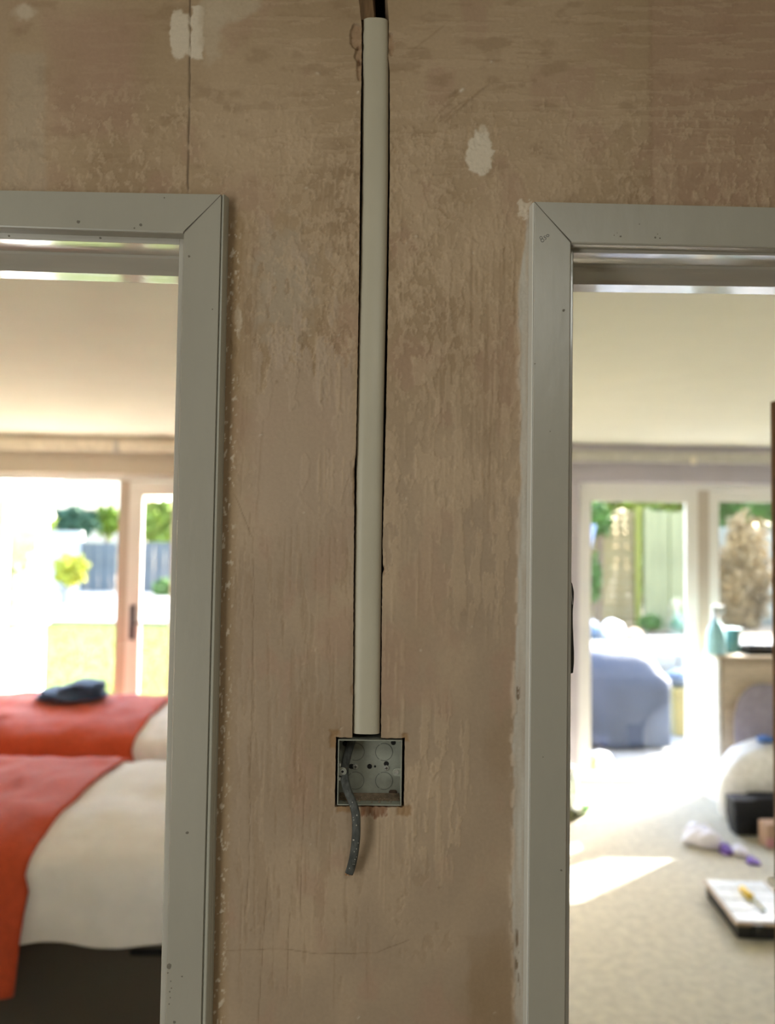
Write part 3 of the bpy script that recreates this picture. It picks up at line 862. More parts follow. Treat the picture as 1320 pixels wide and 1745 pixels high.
te = (cp[-1] - cp[-3]).normalized()
for k, off in enumerate((-.0027, 0, .0027)):
    q = cp[-1] + Vector((off, 0, 0))
    MB().tube([q - te * .002, q + te * .0022], .0011, 10).build('copper_core', M['copper'], ce)
for k in range(22):                                                # splashes of dried plaster
    i = random.choice(range(24, len(cp) - 2))
    s_ = random.uniform(-.003, .003)
    t = (cp[i + 1] - cp[i]).normalized()
    ct = cp[i] + Vector((s_, 0, 0)) + Vector((0, -.0024, 0))
    r = random.uniform(.00025, .0008)
    MB().loft([[(ct.x + r * math.cos(a) * f, ct.y + .0003 - h, ct.z + r * math.sin(a) * 1.4 * f) for a in (2 * math.pi * j / 6 for j in range(6))] for f, h in ((1, 0), (.6, .0006))]).build('plaster_speck', M['dust'], ce)

# ------------------------------------------------------------------ hall shell
CEIL = 2.41
FW = 5.42                                    # inner face of the garden wall
def struct(name, mb, mat, label, **k):
    return tag(mb.build(name, mat, None, **k), label, kind='structure')
struct('floor_hall', MB().box(-1.3, 1.3, -1.4, WB, -0.06, 0.0), M['carpet'], 'beige carpet of the hall floor')
struct('ceiling_hall', MB().box(-1.3, 1.3, -1.4, D + 0.09, CEIL, CEIL + 0.08), M['ceiling'], 'cream ceiling of the hall')
struct('wall_hall_left', MB().box(-1.36, -1.3, -1.4, WB, 0, CEIL), M['hall_wall'], 'plastered wall at the left end of the hall')
struct('wall_hall_right', MB().box(1.3, 1.36, -1.4, WB, 0, CEIL), M['hall_wall'], 'plastered wall at the right end of the hall')
struct('wall_hall_back', MB().box(-1.36, 1.36, -1.46, -1.4, 0, CEIL), M['hall_wall'], 'plastered wall across the hall from the doorways')

# ------------------------------------------------------------------ the two bedrooms
M['pale_wall'] = material('pale_wall_paint', (0.82, 0.80, 0.76), 0.9, vary=0.02, scale=5)
RX0, RX1, PX = -3.6, 3.7, 0.0
struct('floor_left', MB().box(RX0, PX, WB, FW + 0.3, -0.06, 0.0), M['carpet'], 'beige carpet of the left bedroom floor')
struct('floor_right', MB().box(PX, RX1, WB, FW + 0.06, -0.06, 0.0), M['carpet'], 'beige carpet in sunlight in the right room')
struct('ceiling_left', MB().box(RX0, PX, D + 0.09, FW + 0.3, CEIL, CEIL + 0.08), M['ceiling'], 'cream ceiling of the left bedroom')
struct('ceiling_right', MB().box(PX, RX1, D + 0.09, FW + 0.3, CEIL, CEIL + 0.08), M['ceiling'], 'cream ceiling of the right room')
struct('wall_partition', MB().box(PX - 0.05, PX + 0.05, WB, FW + 0.3, 0, CEIL), M['pale_wall'], 'partition wall between the two rooms')
struct('wall_left', MB().box(RX0 - 0.08, RX0, WB, FW + 0.3, 0, CEIL), M['pale_wall'], 'pale side wall of the left bedroom')
struct('wall_right', MB().box(RX1, RX1 + 0.08, WB, FW + 0.3, 0, CEIL), M['pale_wall'], 'pale side wall of the right room')
LW0, LW1 = -2.98, -1.30                        # left garden doors
RW0, RW1 = at(986, 1000, FW).x, 3.36          # right garden doors
WT = 2.145
struct('wall_garden_left', MB().box(RX0, LW0, FW, FW + 0.14, 0, CEIL).box(LW1, PX, FW, FW + 0.14, 0, CEIL).box(LW0, LW1, FW, FW + 0.14, WT, CEIL),
       M['beige_wall'], 'beige wall above the left bedroom garden doors')
struct('wall_garden_right', MB().box(PX, RW0, FW, FW + 0.14, 0, CEIL).box(RW1, RX1, FW, FW + 0.14, 0, CEIL).box(RW0, RW1, FW, FW + 0.14, WT, CEIL),
       M['lilac_wall'], 'lilac wall above the right room garden doors')
M['brick_out'] = material('red_brick_outside', (0.35, 0.2, 0.14), 0.9, vary=0.3, scale=12)
struct('roof_eaves', MB().box(RX0 - 0.3, RX1 + 0.3, FW + 0.14, FW + 0.26, CEIL - 0.03, CEIL + 0.2), M['white_upvc'], 'white eaves board outside above the garden doors')

M['post_shaded'] = material('shaded_door_post', (0.50, 0.44, 0.37), 0.5, vary=0.03, scale=6)  # shade on the posts' inner faces put into the colour
def sash(parent, x0, x1, y, z0, z1, w, bottom=None, name='sash', mat='white_upvc'):
    """one glazed leaf: rails, stiles, bead and its pane"""
    b0 = bottom if bottom else w
    fr = MB()
    fr.box(x0, x0 + w, y, y + 0.055, z0, z1).box(x1 - w, x1, y, y + 0.055, z0, z1)
    fr.box(x0 + w, x1 - w, y, y + 0.055, z1 - w, z1).box(x0 + w, x1 - w, y, y + 0.055, z0, z0 + b0)
    s_ = fr.build(name, M[mat], parent)
    MB().box(x0 + w - .002, x1 - w + .002, y + 0.025, y + 0.031, z0 + b0 - .002, z1 - w + .002).build('pane', M['glass'], s_)
    bd = MB()
    for a, b_, c, d in ((x0 + w, x0 + w + .012, z0 + b0, z1 - w), (x1 - w - .012, x1 - w, z0 + b0, z1 - w), (x0 + w, x1 - w, z1 - w - .012, z1 - w), (x0 + w, x1 - w, z0 + b0, z0 + b0 + .012)):
        bd.box(a, b_, y + 0.004, y + 0.024, c, d)
    bd.build('glazing_bead', M[mat], s_)
    return s_
M['door_handle'] = material('dark_grey_handle', (0.10, 0.10, 0.11), 0.35, metal=0.5)
YF = FW + 0.06
# left: fixed pane, a leaf standing open outwards, post, closed leaf with the handle
w1 = empty('window_1', (-2.1, YF, 0), 'white framed garden doors of the left bedroom with one leaf open', kind='structure')
xo0, xo1 = -2.70, at(199, 1000, YF).x
xp1 = at(217, 1000, YF).x
MB().box(LW0, LW1, YF, YF + .07, WT - .045, WT).box(LW0, LW0 + .05, YF, YF + .07, 0, WT - .045).box(LW1 - .05, LW1, YF, YF + .07, 0, WT - .045).box(LW0 + .05, LW1 - .05, YF, YF + .07, 0.0, .035).build('frame', M['white_upvc'], w1)
MB().box(xo0 - .05, xo0, YF, YF + .07, .035, WT - .045).build('mullion', M['white_upvc'], w1)
MB().box(xo1, xp1, YF - .005, YF + .07, .035, WT - .045).build('mullion', M['post_shaded'], w1)
sash(w1, LW0 + .05, xo0 - .05, YF + .005, .035, WT - .045, .055)
cl = sash(w1, xp1, LW1 - .05, YF - .012, .035, WT - .05, .085)
hx = xp1 + .045
hz = at(231, 1060, YF).z
MB().box(hx - .018, hx + .018, YF - .024, YF - .012, hz - .12, hz + .12).tube([(hx, YF - .024, hz), (hx, YF - .055, hz), (hx + .11, YF - .06, hz - .004)], .010, 8).build('door_handle', M['door_handle'], w1, bevel=.002, seg=1)
# the open leaf swings out about its left edge
lf = MB()
yl0, yl1 = YF + .06, YF + .06 + .74
xs0, xs1 = xo0 - .004, xo0 + .052
st = .085
lf.box(xs0, xs1, yl0, yl0 + st, .05, 2.0).box(xs0, xs1, yl1 - st, yl1, .05, 2.0).box(xs0, xs1, yl0 + st, yl1 - st, 2.0 - st, 2.0).box(xs0, xs1, yl0 + st, yl1 - st, .05, .05 + st).box(xs0, xs1, yl0 + st, yl1 - st, .92, 1.0)
lo = lf.build('open_leaf', M['white_upvc'], w1)
MB().box(xs0 + .02, xs1 - .012, yl0 + st - .002, yl1 - st + .002, .13, .93).build('lower_panel', M['white_upvc'], lo, bevel=.003, seg=1)
MB().box(xs0 + .025, xs0 + .031, yl0 + st - .002, yl1 - st + .002, .99, 2.0 - st + .002).build('pane', M['glass'], lo)
MB().box(xs1, xs1 + .012, yl1 - .06, yl1 - .024, .9, 1.14).tube([(xs1 + .01, yl1 - .042, 1.02), (xs1 + .045, yl1 - .042, 1.02), (xs1 + .05, yl1 - .15, 1.016)], .010, 8).build('door_handle', M['steel'], lo)
MB().box(LW0, LW1, FW - .02, FW + .05, -.0, .012).build('threshold', M['white_upvc'], w1)

w2 = empty('window_2', (2.1, YF, 0), 'white framed sliding garden doors of the right room', kind='structure')
xa, xb = RW0, at(1172, 1000, YF).x
xc = at(1208, 1000, YF).x
MB().box(RW0, RW1, YF, YF + .07, WT - .05, WT).box(RW0, RW0 + .018, YF, YF + .07, 0, WT - .05).box(RW1 - .05, RW1, YF, YF + .07, 0, WT - .05).box(RW0, RW1, YF, YF + .07, 0, .03).build('frame', M['white_upvc'], w2)
MB().box(xb + .075, xc, YF - .005, YF + .07, .03, WT - .05).build('mullion', M['post_shaded'], w2)
sash(w2, RW0 + .018, xb + .075, YF + .005, .03, WT - .05, .075, .05)
sash(w2, xc, RW1 - .05, YF - .005, .03, WT - .055, .06, .06)
MB().box(RW0, RW1, FW - .01, FW + .05, 0, .014).build('threshold', M['white_upvc'], w2)

# curtain rails
def rail(x0, x1, px, label, mat):
    z = at(*px, FW - .09).z
    o = empty('curtain_rail', ((x0 + x1) / 2, FW - .09, z), label, 'curtain rail')
    MB().box(x0, x1, FW - .10, FW - .075, z - .038, z + .038).build('track', mat, o, bevel=.004, seg=1)
    for x_ in np.linspace(x0 + .1, x1 - .1, 4):
        MB().box(x_ - .018, x_ + .018, FW - .078, FW, z - .01, z + .03).build('bracket', mat, o)
    for k in range(10):
        x_ = x0 + .05 + k * .03
        MB().lathe([(.004, 0), (.008, .004), (.008, .012), (.003, .016)], (x_, FW - .088, z - .054), 8).build('glider', M['white_upvc'], o)
    return o
M['rail_cream'] = material('cream_metal_rail', (0.74, 0.68, 0.57), 0.4)
M['rail_grey'] = material('grey_metal_rail', (0.52, 0.50, 0.46), 0.4)
ra = rail(-3.4, -.6, (197, 760), 'cream curtain rail over the left bedroom garden doors', M['rail_cream'])
xj = at(197, 760, FW - .1).x
zj = at(197, 760, FW - .1).z
MB().box(xj - .02, xj + .02, FW - .108, FW - .072, zj - .046, zj + .046).build('joint_clip', M['rail_grey'], ra, bevel=.004, seg=1)
rb_ = rail(1.0, 3.2, (1180, 780), 'grey curtain rail under the ceiling of the lilac room', M['rail_grey'])
pj = at(1182, 785, FW - .12)
MB().lathe([(.0, -.03), (.022, -.026), (.024, 0), (.018, .026), (0, .03)], (pj.x, FW - .115, pj.z), 14).build('end_stop', M['rail_cream'], rb_)

# the brown door leaf standing open into the right room
hg, en = Vector((0.958, WB + .01, 0)), at(1312, 1100, 1.64)
dv = Vector((en.x - hg.x, en.y - hg.y, 0)).normalized()
nv = Vector((dv.y, -dv.x, 0))                                    # towards the wall side
ln_ = (Vector((en.x, en.y, 0)) - hg).length
ztop = at(1314, 685, 1.64).z
def leaf_box(a, b_, t0, t1, z0, z1):
    mb_ = MB()
    P = [hg + dv * a_ + nv * t_ for a_, t_ in ((a, t0), (b_, t0), (b_, t1), (a, t1))]
    return mb_.loft([[(p.x, p.y, z0) for p in P], [(p.x, p.y, z1) for p in P]])
d3 = empty('door_3', tuple(hg), 'varnished brown wooden door open into the right room', kind='structure')
leaf_box(0, ln_, 0.004, .036, .008, ztop).build('leaf', M['brown_door'], d3, bevel=.0015, seg=1)
for z0_, z1_ in ((.2, .82), (1.0, ztop - .12)):
    for a0_, a1_ in ((.10, .32), (.41, .63)):
        leaf_box(a0_, a1_, -.002, .006, z0_, z1_).build('door_panel', M['brown_door'], d3, bevel=.003, seg=1)
ph = hg + dv * (ln_ - .06)
MB().tube([(ph.x, ph.y, 1.0), tuple(Vector((ph.x, ph.y, 1.0)) - nv * .045), tuple(Vector((ph.x, ph.y, 1.0)) - nv * .05 - dv * .1)], .009, 8).build('door_handle', M['steel'], d3)

# ------------------------------------------------------------------ beds
M['duvet'] = material('white_cotton_duvet', (0.90, 0.885, 0.86), 0.9, vary=0.04, scale=12, bump=0.002, bscale=40, sheen=0.2)
M['throw'] = material('coral_red_fleece_throw', (0.60, 0.085, 0.030), 0.75, vary=0.1, scale=40, bump=0.0015, bscale=300, sheen=0.12, spec=0.25)
M['divan'] = material('dark_grey_divan_fabric', (0.105, 0.090, 0.070), 0.95, vary=0.1, scale=200, bump=0.0006)
M['mattress'] = material('cream_mattress_ticking', (0.62, 0.58, 0.5), 0.9)
M['pillow'] = material('white_pillow_cotton', (0.74, 0.71, 0.68), 0.9, bump=0.002, bscale=30)
def drape(prof, x0, x1, nu, amp, lift, thick, hem=0.0, taper=None, seed=2, nv_=84):
    """a cloth with thickness: profile of (y, z) from far hem to near hem, run from x0 to x1, with folds"""
    pr = spline([Vector((0, a, b_)) for a, b_ in prof], 6)
    cy_ = sum(p.y for p in pr) / len(pr)
    rings = []
    for iu in range(nu + 1):
        u = iu / nu
        outer, inner = [], []
        for j in range(nv_ + 1):
            v = j / nv_
            i = v * (len(pr) - 1)
            k = min(int(i), len(pr) - 2)
            p = pr[k].lerp(pr[k + 1], i - k)
            t = (pr[min(k + 2, len(pr) - 1)] - pr[max(k - 1, 0)]).normalized()
            n_ = Vector((0, -t.z, t.y))
            if n_.dot(Vector((0, p.y - cy_, p.z - .35))) < 0:
                n_ = -n_
            X = x0 + u * (x1 - x0)
            hang = min(1, max(0.0, abs(p.z - .66) / .2)) if p.z < .66 else 0
            w_ = (float(fbm(X * 5 + 3, p.y * 6 + p.z * 5 + 9, seed, 3)) - .5) * amp + (float(fbm(X * 14 + p.z * 3, p.y * 9, seed + 2, 2)) - .5) * amp * .55
            w_ += hang * amp * .35 * math.sin(X * 19 + 6 * float(vn(X * 3, p.z * 3, seed)))
            hz_ = hang * hem * float(vn(X * 3.1, seed, seed + 1))
            tx = taper(p.z) * u if taper else 0.0
            for lst, l in ((outer, lift + thick), (inner, lift)):
                q = p + n_ * (l + w_)
                lst.append((X + tx, q.y, max(q.z - hz_, .02)))
        rings.append(outer + inner[::-1])
    return MB().loft(rings)
def bed(dy, label, xr, near):
    yn, yf = 2.50 + dy, 3.46 + dy
    o = empty('single_bed', (-1.45, (yn + yf) / 2, 0), label, 'bed', group=None)
    MB().box(-2.42, -.5, yn + .03, yf - .03, .03, .40).build('divan_base', M['divan'], o, bevel=.015)
    for xx in (-2.36, -1.44, -.56):
        for yy in (yn + .07, yf - .07):
            MB().lathe([(.02, 0), (.024, .006), (.024, .035)], (xx, yy, 0), 10).build('castor', M['hole'], o)
    MB().box(-2.42, -.5, yn + .015, yf - .015, .405, .63).build('mattress', M['mattress'], o, bevel=.04, seg=3)
    a = at(222, 1622, yn + .03)
    MB().box(a.x, a.x + .16, yn + .018, yn + .032, a.z - .008, a.z + .008).build('drawer_handle', M['hole'], o, bevel=.003, seg=1)
    top = .695
    prof = [(yf + .035, .40), (yf + .045, .52), (yf + .03, .64), (yf - .04, top - .005), (yf - .2, top + .012), ((yn + yf) / 2, top + .018), (yn + .2, top + .010), (yn + .05, top - .015), (yn - .03, .635), (yn - .055, .53), (yn - .05, .445)]
    dv_ = drape(prof, -2.44, -.52, 100, .03, 0.0, .018, hem=.03, seed=2 + near).build('duvet', M['duvet'], None, smooth=True)
    tag(dv_, 'white duvet spread over the nearer single bed' if near else 'white duvet spread over the bed nearer the garden doors', 'duvet')
    pt = [(yf + .04, .34)] + prof[1:-2] + [(yn - .062, .53), (yn - .068, .40), (yn - .075, .295)]
    th_ = drape(pt, -2.43, xr, 70, .03, .024, .009, hem=.02, taper=lambda z: -.02 if z > .6 else -.08 * (.6 - z), seed=2 + near).build('throw', M['throw'], None, smooth=True)
    tag(th_, 'coral red throw hanging over the side of the nearer bed' if near else 'coral red throw across the bed nearer the garden doors', 'throw')
    return o
bed(0.0, 'single bed with a dark grey divan base nearest the doorway', -1.045, 1)
bed(1.44, 'single bed standing by the garden doors behind the nearer bed', -1.17, 0)
# folded jeans lying on the far bed
M['denim'] = material('dark_blue_denim', (0.10, 0.16, 0.28), 0.9, vary=0.3, scale=60, bump=0.001, bscale=500)
je = empty('folded_jeans', tuple(on(110, 1195, .76)), 'dark blue folded jeans lying on the far red throw', 'jeans')
ja = on(42, 1200, .755)
jb = on(178, 1194, .755)
for k, (a, b_, z0_, h_) in enumerate(((0, 1, .0, .028), (.05, .97, .028, .026), (.35, 1.0, .054, .026), (.52, .98, .080, .020))):
    def jf(u, v, a=a, b_=b_, z0_=z0_, h_=h_, k=k):
        q = v * 2 * math.pi
        uu = a + (b_ - a) * u
        X = ja.x + (jb.x - ja.x) * uu
        e = min(1, 6 * min(u, 1 - u) + .25)
        return (X, 4.52 + .12 * e * math.cos(q) + .03 * math.sin(uu * 9 + k), .754 + z0_ + h_ * .5 + h_ * .55 * e * math.sin(q) + .014 * float(vn(uu * 8, v * 3, k)))
    MB().grid(jf, 24, 14).build('leg' if k in (0, 1) else 'waistband' if k == 3 else 'seat', M['denim'], je, smooth=True)

# ------------------------------------------------------------------ right room things
M['pine'] = material('pale_pine_board', (0.62, 0.52, 0.40), 0.6, vary=0.15, scale=14, stretch=(1, 1, 6))
M['white_board'] = material('white_laminate', (0.84, 0.83, 0.80), 0.4)
c0 = at(1222, 1120, 5.12)
c1 = c0 + Vector((.022, 0, 0))
zt = at(1260, 1117, 5.12).z
un = empty('drawer_unit', ((c0.x + 2.9) / 2, 5.05, 0), 'wooden drawer unit with a white end standing by the garden doors', 'drawer unit')
MB().box(c0.x, c1.x, 5.12, 5.335, 0, zt - .02).build('white_end_panel', M['white_board'], un, bevel=.002, seg=1)
MB().box(c1.x, 2.95, 5.14, 5.335, .06, zt - .02).build('carcass', M['pine'], un)
MB().box(c0.x - .01, 2.97, 5.10, 5.34, zt - .02, zt).build('top', M['pine'], un, bevel=.003, seg=1)
nd = 3
for k in range(nd):
    z0_ = .08 + k * (zt - .12) / nd
    dr = MB().box(c1.x + .012, 2.94, 5.125, 5.14, z0_, z0_ + (zt - .12) / nd - .012).build('drawer', M['pine'], un, bevel=.002, seg=1)
    MB().lathe([(.008, 0), (.014, .006), (.016, .012), (.008, .02)], (2.75, 5.11, z0_ + .13), 12).build('knob', M['pine'], dr)
M['blue_plastic'] = material('translucent_blue_plastic', (0.36, 0.68, 0.76), 0.3, vary=0.1)
M['clear_plastic'] = material('cloudy_clear_plastic', (0.60, 0.66, 0.66), 0.25)
M['teal'] = material('dull_teal_plastic', (0.10, 0.24, 0.25), 0.4)
s0 = at(1222, 1117, 5.15)
sb = empty('spray_bottle', (s0.x, 5.17, zt), 'pale blue spray bottle standing on the drawer unit', 'spray bottle')
MB().lathe([(0, 0), (.058, 0), (.064, .012), (.060, .13), (.05, .18), (.022, .215), (.018, .235)], (s0.x, 5.17, zt + .001), 20).build('bottle', M['blue_plastic'], sb, smooth=True)
MB().lathe([(.021, 0), (.021, .03), (.012, .034)], (s0.x, 5.17, zt + .236), 14).build('collar', M['white_board'], sb)
MB().box(s0.x - .035, s0.x + .045, 5.13, 5.17, zt + .27, zt + .325).build('spray_head', M['clear_plastic'], sb, bevel=.008)
MB().loft([[(s0.x - .02, 5.14, zt + .268), (s0.x - .012, 5.14, zt + .268), (s0.x - .012, 5.16, zt + .268), (s0.x - .02, 5.16, zt + .268)],
           [(s0.x - .046, 5.142, zt + .21), (s0.x - .038, 5.142, zt + .21), (s0.x - .038, 5.158, zt + .21), (s0.x - .046, 5.158, zt + .21)]]).build('trigger', M['clear_plastic'], sb)
s1 = at(1247, 1117, 5.25)
tb = empty('plastic_tub', (s1.x, 5.262, zt), 'dull teal plastic tub behind the spray bottle', 'tub')
MB().lathe([(0, 0), (.05, 0), (.06, .16), (.063, .165), (.058, .165), (.048, .01), (0, .01)], (s1.x, 5.262, zt + .001), 18).build('body', M['teal'], tb, smooth=False)
ring_ = MB().lathe([(.061, .15), (.068, .15), (.068, .166), (.061, .166)], (s1.x, 5.262, zt + .001), 18).build('rim', M['teal'], tb)
t0 = at(1276, 1117, 5.15)
tr = empty('black_tray', (t0.x + .3, 5.2, zt), 'flat black tray lying on the drawer unit', 'tray')
MB().box(t0.x, t0.x + .55, 5.15, 5.32, zt + .001, zt + .014).build('base', M['hole'], tr, bevel=.003, seg=1)
rim_ = MB()
for a in ((t0.x, t0.x + .012, 5.15, 5.32), (t0.x + .538, t0.x + .55, 5.15, 5.32), (t0.x, t0.x + .55, 5.15, 5.162), (t0.x, t0.x + .55, 5.308, 5.32)):
    rim_.box(*a, zt + .012, zt + .05)
rim_.build('rim', M['hole'], tr, bevel=.003, seg=1)

def blob(c, r, seed, amp=.18, nu=28, nv=18, sq=1.0, flat=-.7):
    """a soft lump: bags and cushions"""
    mb_ = MB()
    def fn(u, v):
        a, b_ = u * 2 * math.pi, (v - .5) * math.pi
        n_ = 1 + amp * (float(fbm(math.cos(a) * 1.6 + 5 + seed, math.sin(a) * 1.6 + v * 3.3, seed, 4)) - .5) * 2
        f = lambda t: math.copysign(abs(t) ** sq, t)
        return (c[0] + r[0] * n_ * f(math.cos(b_)) * f(math.cos(a)), c[1] + r[1] * n_ * f(math.cos(b_)) * f(math.sin(a)), c[2] + r[2] * n_ * max(flat, f(math.sin(b_))))
    return mb_.grid(fn, nu, nv)
M['bag_white'] = material('white_plastic_sack', (0.92, 0.92, 0.91), 0.45, bump=.004, bscale=18)
wp = Vector((at(1222, 1320, 4.88).x + .30, 4.61, 0))
wb = empty('white_sack', (wp.x + .05, wp.y + .28, 0), 'bulging white sack on the carpet before the drawer unit', 'sack')
blob((wp.x + .06, wp.y + .27, .19), (.36, .17, .28), 3, .14, 36, 22, .85, -.69).build('body', M['bag_white'], wb, smooth=True)
MB().loft([[(wp.x + .02 + rr * math.cos(a), wp.y + .30 + rr * math.sin(a), z_) for a in (2 * math.pi * k / 14 for k in range(14))] for rr, z_ in ((.07, .40), (.035, .44), (.05, .46), (.07, .475))]).build('tied_neck', M['bag_white'], wb, smooth=True)
M['blue_cloth'] = material('blue_cloth', (0.08, 0.17, 0.42), 0.9)
bq = at(1306, 1272, 4.66)
tag(blob((bq.x + .09, 4.84, .495), (.06, .05, .022), 6, .3, 16, 10).build('cloth_scrap', M['blue_cloth'], None, smooth=True), 'small blue cloth lying on top of the white sack', 'cloth')
M['lilac_fabric'] = material('grey_lilac_fabric', (0.36, 0.33, 0.40), 0.95, bump=.002, bscale=200)
lc = at(1302, 1245, 5.02)
cu = empty('cushion', (lc.x + .04, 5.07, .26), 'grey lilac cushion leaning on the drawer unit behind the white sack', 'cushion')
blob((lc.x + .04, 5.075, lc.z), (.21, .028, .29), 2, .05, 30, 18, .75, -1).build('pad', M['lilac_fabric'], cu, smooth=True)
pp = MB()
pp.tube([(lc.x + .04 + .20 * math.copysign(abs(math.cos(q)) ** .75, math.cos(q)), 5.075, lc.z + .28 * math.copysign(abs(math.sin(q)) ** .75, math.sin(q))) for q in (2 * math.pi * k / 40 for k in range(41))], .006, 6)
pp.build('piping', M['lilac_fabric'], cu)
# black bag and tan box
M['black_bag'] = material('black_nylon', (0.018, 0.018, 0.020), 0.6, bump=.001, bscale=200)
bb = on(1256, 1428, 0)
bg = empty('black_bag', (bb.x + .22, bb.y + .12, 0), 'black fabric bag standing open on the carpet', 'bag')
def taper_box(x0, x1, y0, y1, z0, z1, e):
    return MB().loft([[(x0 + e, y0 + e, z0), (x1 - e, y0 + e, z0), (x1 - e, y1 - e, z0), (x0 + e, y1 - e, z0)],
                      [(x0, y0, z0 + (z1 - z0) * .5), (x1, y0, z0 + (z1 - z0) * .5), (x1, y1, z0 + (z1 - z0) * .5), (x0, y1, z0 + (z1 - z0) * .5)],
                      [(x0 - e * .3, y0, z1), (x1, y0 - e * .3, z1), (x1 + e * .3, y1, z1), (x0, y1, z1)]])
taper_box(bb.x - .01, bb.x + .42, bb.y + .01, bb.y + .14, 0, .215, .018).build('body', M['black_bag'], bg, bevel=.012)
for yy in (bb.y + .02, bb.y + .13):
    MB().tube([(bb.x + .10, yy, .20), (bb.x + .12, yy - .02, .222), (bb.x + .2, yy - .03, .225), (bb.x + .28, yy - .02, .222), (bb.x + .30, yy, .20)], .010, 8, .5).build('handle', M['black_bag'], bg)
M['tan_card'] = material('tan_cardboard', (0.50, 0.34, 0.24), 0.9, vary=.08)
M['pink_print'] = material('pink_printed_card', (0.62, 0.30, 0.33), 0.8)
tp = on(1291, 1436, 0)
tbx = empty('tan_box', (tp.x + .13, tp.y + .05, 0), 'small tan cardboard box in front of the black bag', 'box')
MB().box(tp.x, tp.x + .24, tp.y - .10, tp.y - .005, .001, .135).build('carton', M['tan_card'], tbx, bevel=.002, seg=1)
MB().box(tp.x - .001, tp.x + .12, tp.y - .1015, tp.y - .099, .012, .06).build('label', M['pink_print'], tbx)
MB().box(tp.x + .01, tp.x + .23, tp.y - .095, tp.y - .01, .1345, .1375).build('flap', M['tan_card'], tbx)
# purple and white wrappers
M['wrap_white'] = material('white_purple_wrapper', (0.80, 0.78, 0.84), 0.4, vary=.06, scale=30)
M['wrap_purple'] = material('purple_wrapper', (0.20, 0.11, 0.46), 0.4, vary=.2, scale=30)
for nm, (px, py), (rx, ry, rz_), mt, lb in (('wrapper', (1207, 1449), (.10, .10, .062), 'wrap_white', 'crumpled white wrapper with purple edge on the carpet'),
                                            ('wrapper', (1244, 1460), (.036, .05, .030), 'wrap_purple', 'crumpled purple wrapper between two white ones on carpet'),
                                            ('wrapper', (1269, 1463), (.042, .05, .032), 'wrap_white', 'small white wrapper beside the black bag'),
                                            ('wrapper', (1290, 1476), (.034, .04, .018), 'wrap_purple', 'flat purple wrapper nearest the open tool case')):
    p = on(px, py, 0)
    ob = blob((p.x, p.y + ry, rz_ * .6), (rx, ry, rz_), int(px) % 7, .5, 22, 12).build(nm, M[mt], None, smooth=False)
    tag(ob, lb, 'wrapper')
    if px == 1207:
        rimo = blob((p.x + .02, p.y + ry + .05, rz_ * .5), (.06, .05, .03), 5, .5, 16, 10).build('purple_edge', M['wrap_purple'], ob)
# organiser case with a clear lid, screwdriver on it
M['case_black'] = material('black_plastic_case', (0.022, 0.022, 0.020), 0.5)
M['case_tan'] = material('brown_plastic_rim', (0.34, 0.25, 0.15), 0.5)
M['case_lid'] = material('clear_case_lid', (0.78, 0.83, 0.86), 0.2, spec=.6)
k0, k1, k2 = on(1253, 1603, 0), on(1197, 1525, .0), on(1318, 1603, 0)
ang = math.atan2(k1.y - k0.y, k1.x - k0.x)
ex = Vector((math.cos(ang - math.pi / 2), math.sin(ang - math.pi / 2), 0))
ey = Vector((math.cos(ang), math.sin(ang), 0))
ex = Vector((1, -.06, 0)).normalized()
Lc, Wc, Hc = (k1 - k0).length * 1.02, .30, .075
def cz(u, v, z):
    p = k0 + ex * u + ey * v
    return (p.x, p.y, z)
def cbox(u0, u1, v0, v1, z0, z1):
    return MB().loft([[cz(u0, v0, z), cz(u1, v0, z), cz(u1, v1, z), cz(u0, v1, z)] for z in (z0, z1)])
oc = empty('organiser_case', tuple(k0 + ex * .15 + ey * Lc / 2), 'shallow black organiser case with a clear lid on the carpet', 'tool case')
cbox(.012, Wc - .012, .012, Lc - .012, .002, Hc - .014).build('tray', M['case_black'], oc, bevel=.006)
cbox(0, Wc, 0, Lc, Hc - .016, Hc - .003).build('rim', M['case_tan'], oc, bevel=.004, seg=1)
cbox(.014, Wc - .014, .016, Lc - .016, Hc - .006, Hc + .003).build('lid', M['case_lid'], oc, bevel=.003, seg=1)
for k in range(1, 4):
    cbox(.014, Wc - .014, Lc * k / 4 - .002, Lc * k / 4 + .002, Hc + .002, Hc + .006).build('divider_rib', M['case_lid'], oc)
for u in (.07, .20):
    cbox(u, u + .045, -.008, .004, .02, Hc - .004).build('latch', M['case_black'], oc, bevel=.002, seg=1)
M['yellow'] = material('yellow_plastic_grip', (0.80, 0.55, 0.06), 0.4)
M['olive'] = material('olive_grey_shaft', (0.30, 0.29, 0.14), 0.4)
a_, b2 = on(1262, 1512, Hc + .02), on(1304, 1552, Hc + .016)
sdv = empty('screwdriver', tuple(a_), 'yellow handled screwdriver lying on the clear case lid', 'screwdriver')
ab = b2 - a_
MB().tube([a_, a_ + ab * .06, a_ + ab * .22, a_ + ab * .40, a_ + ab * .46], [.010, .017, .015, .018, .010], 12).build('handle', M['yellow'], sdv, smooth=True)
MB().tube([a_ + ab * .46, a_ + ab * .96], .0065, 8).build('shaft', M['olive'], sdv)
MB().tube([a_ + ab * .96, b2], [.0065, .002], 6).build('tip', M['teal'], sdv)
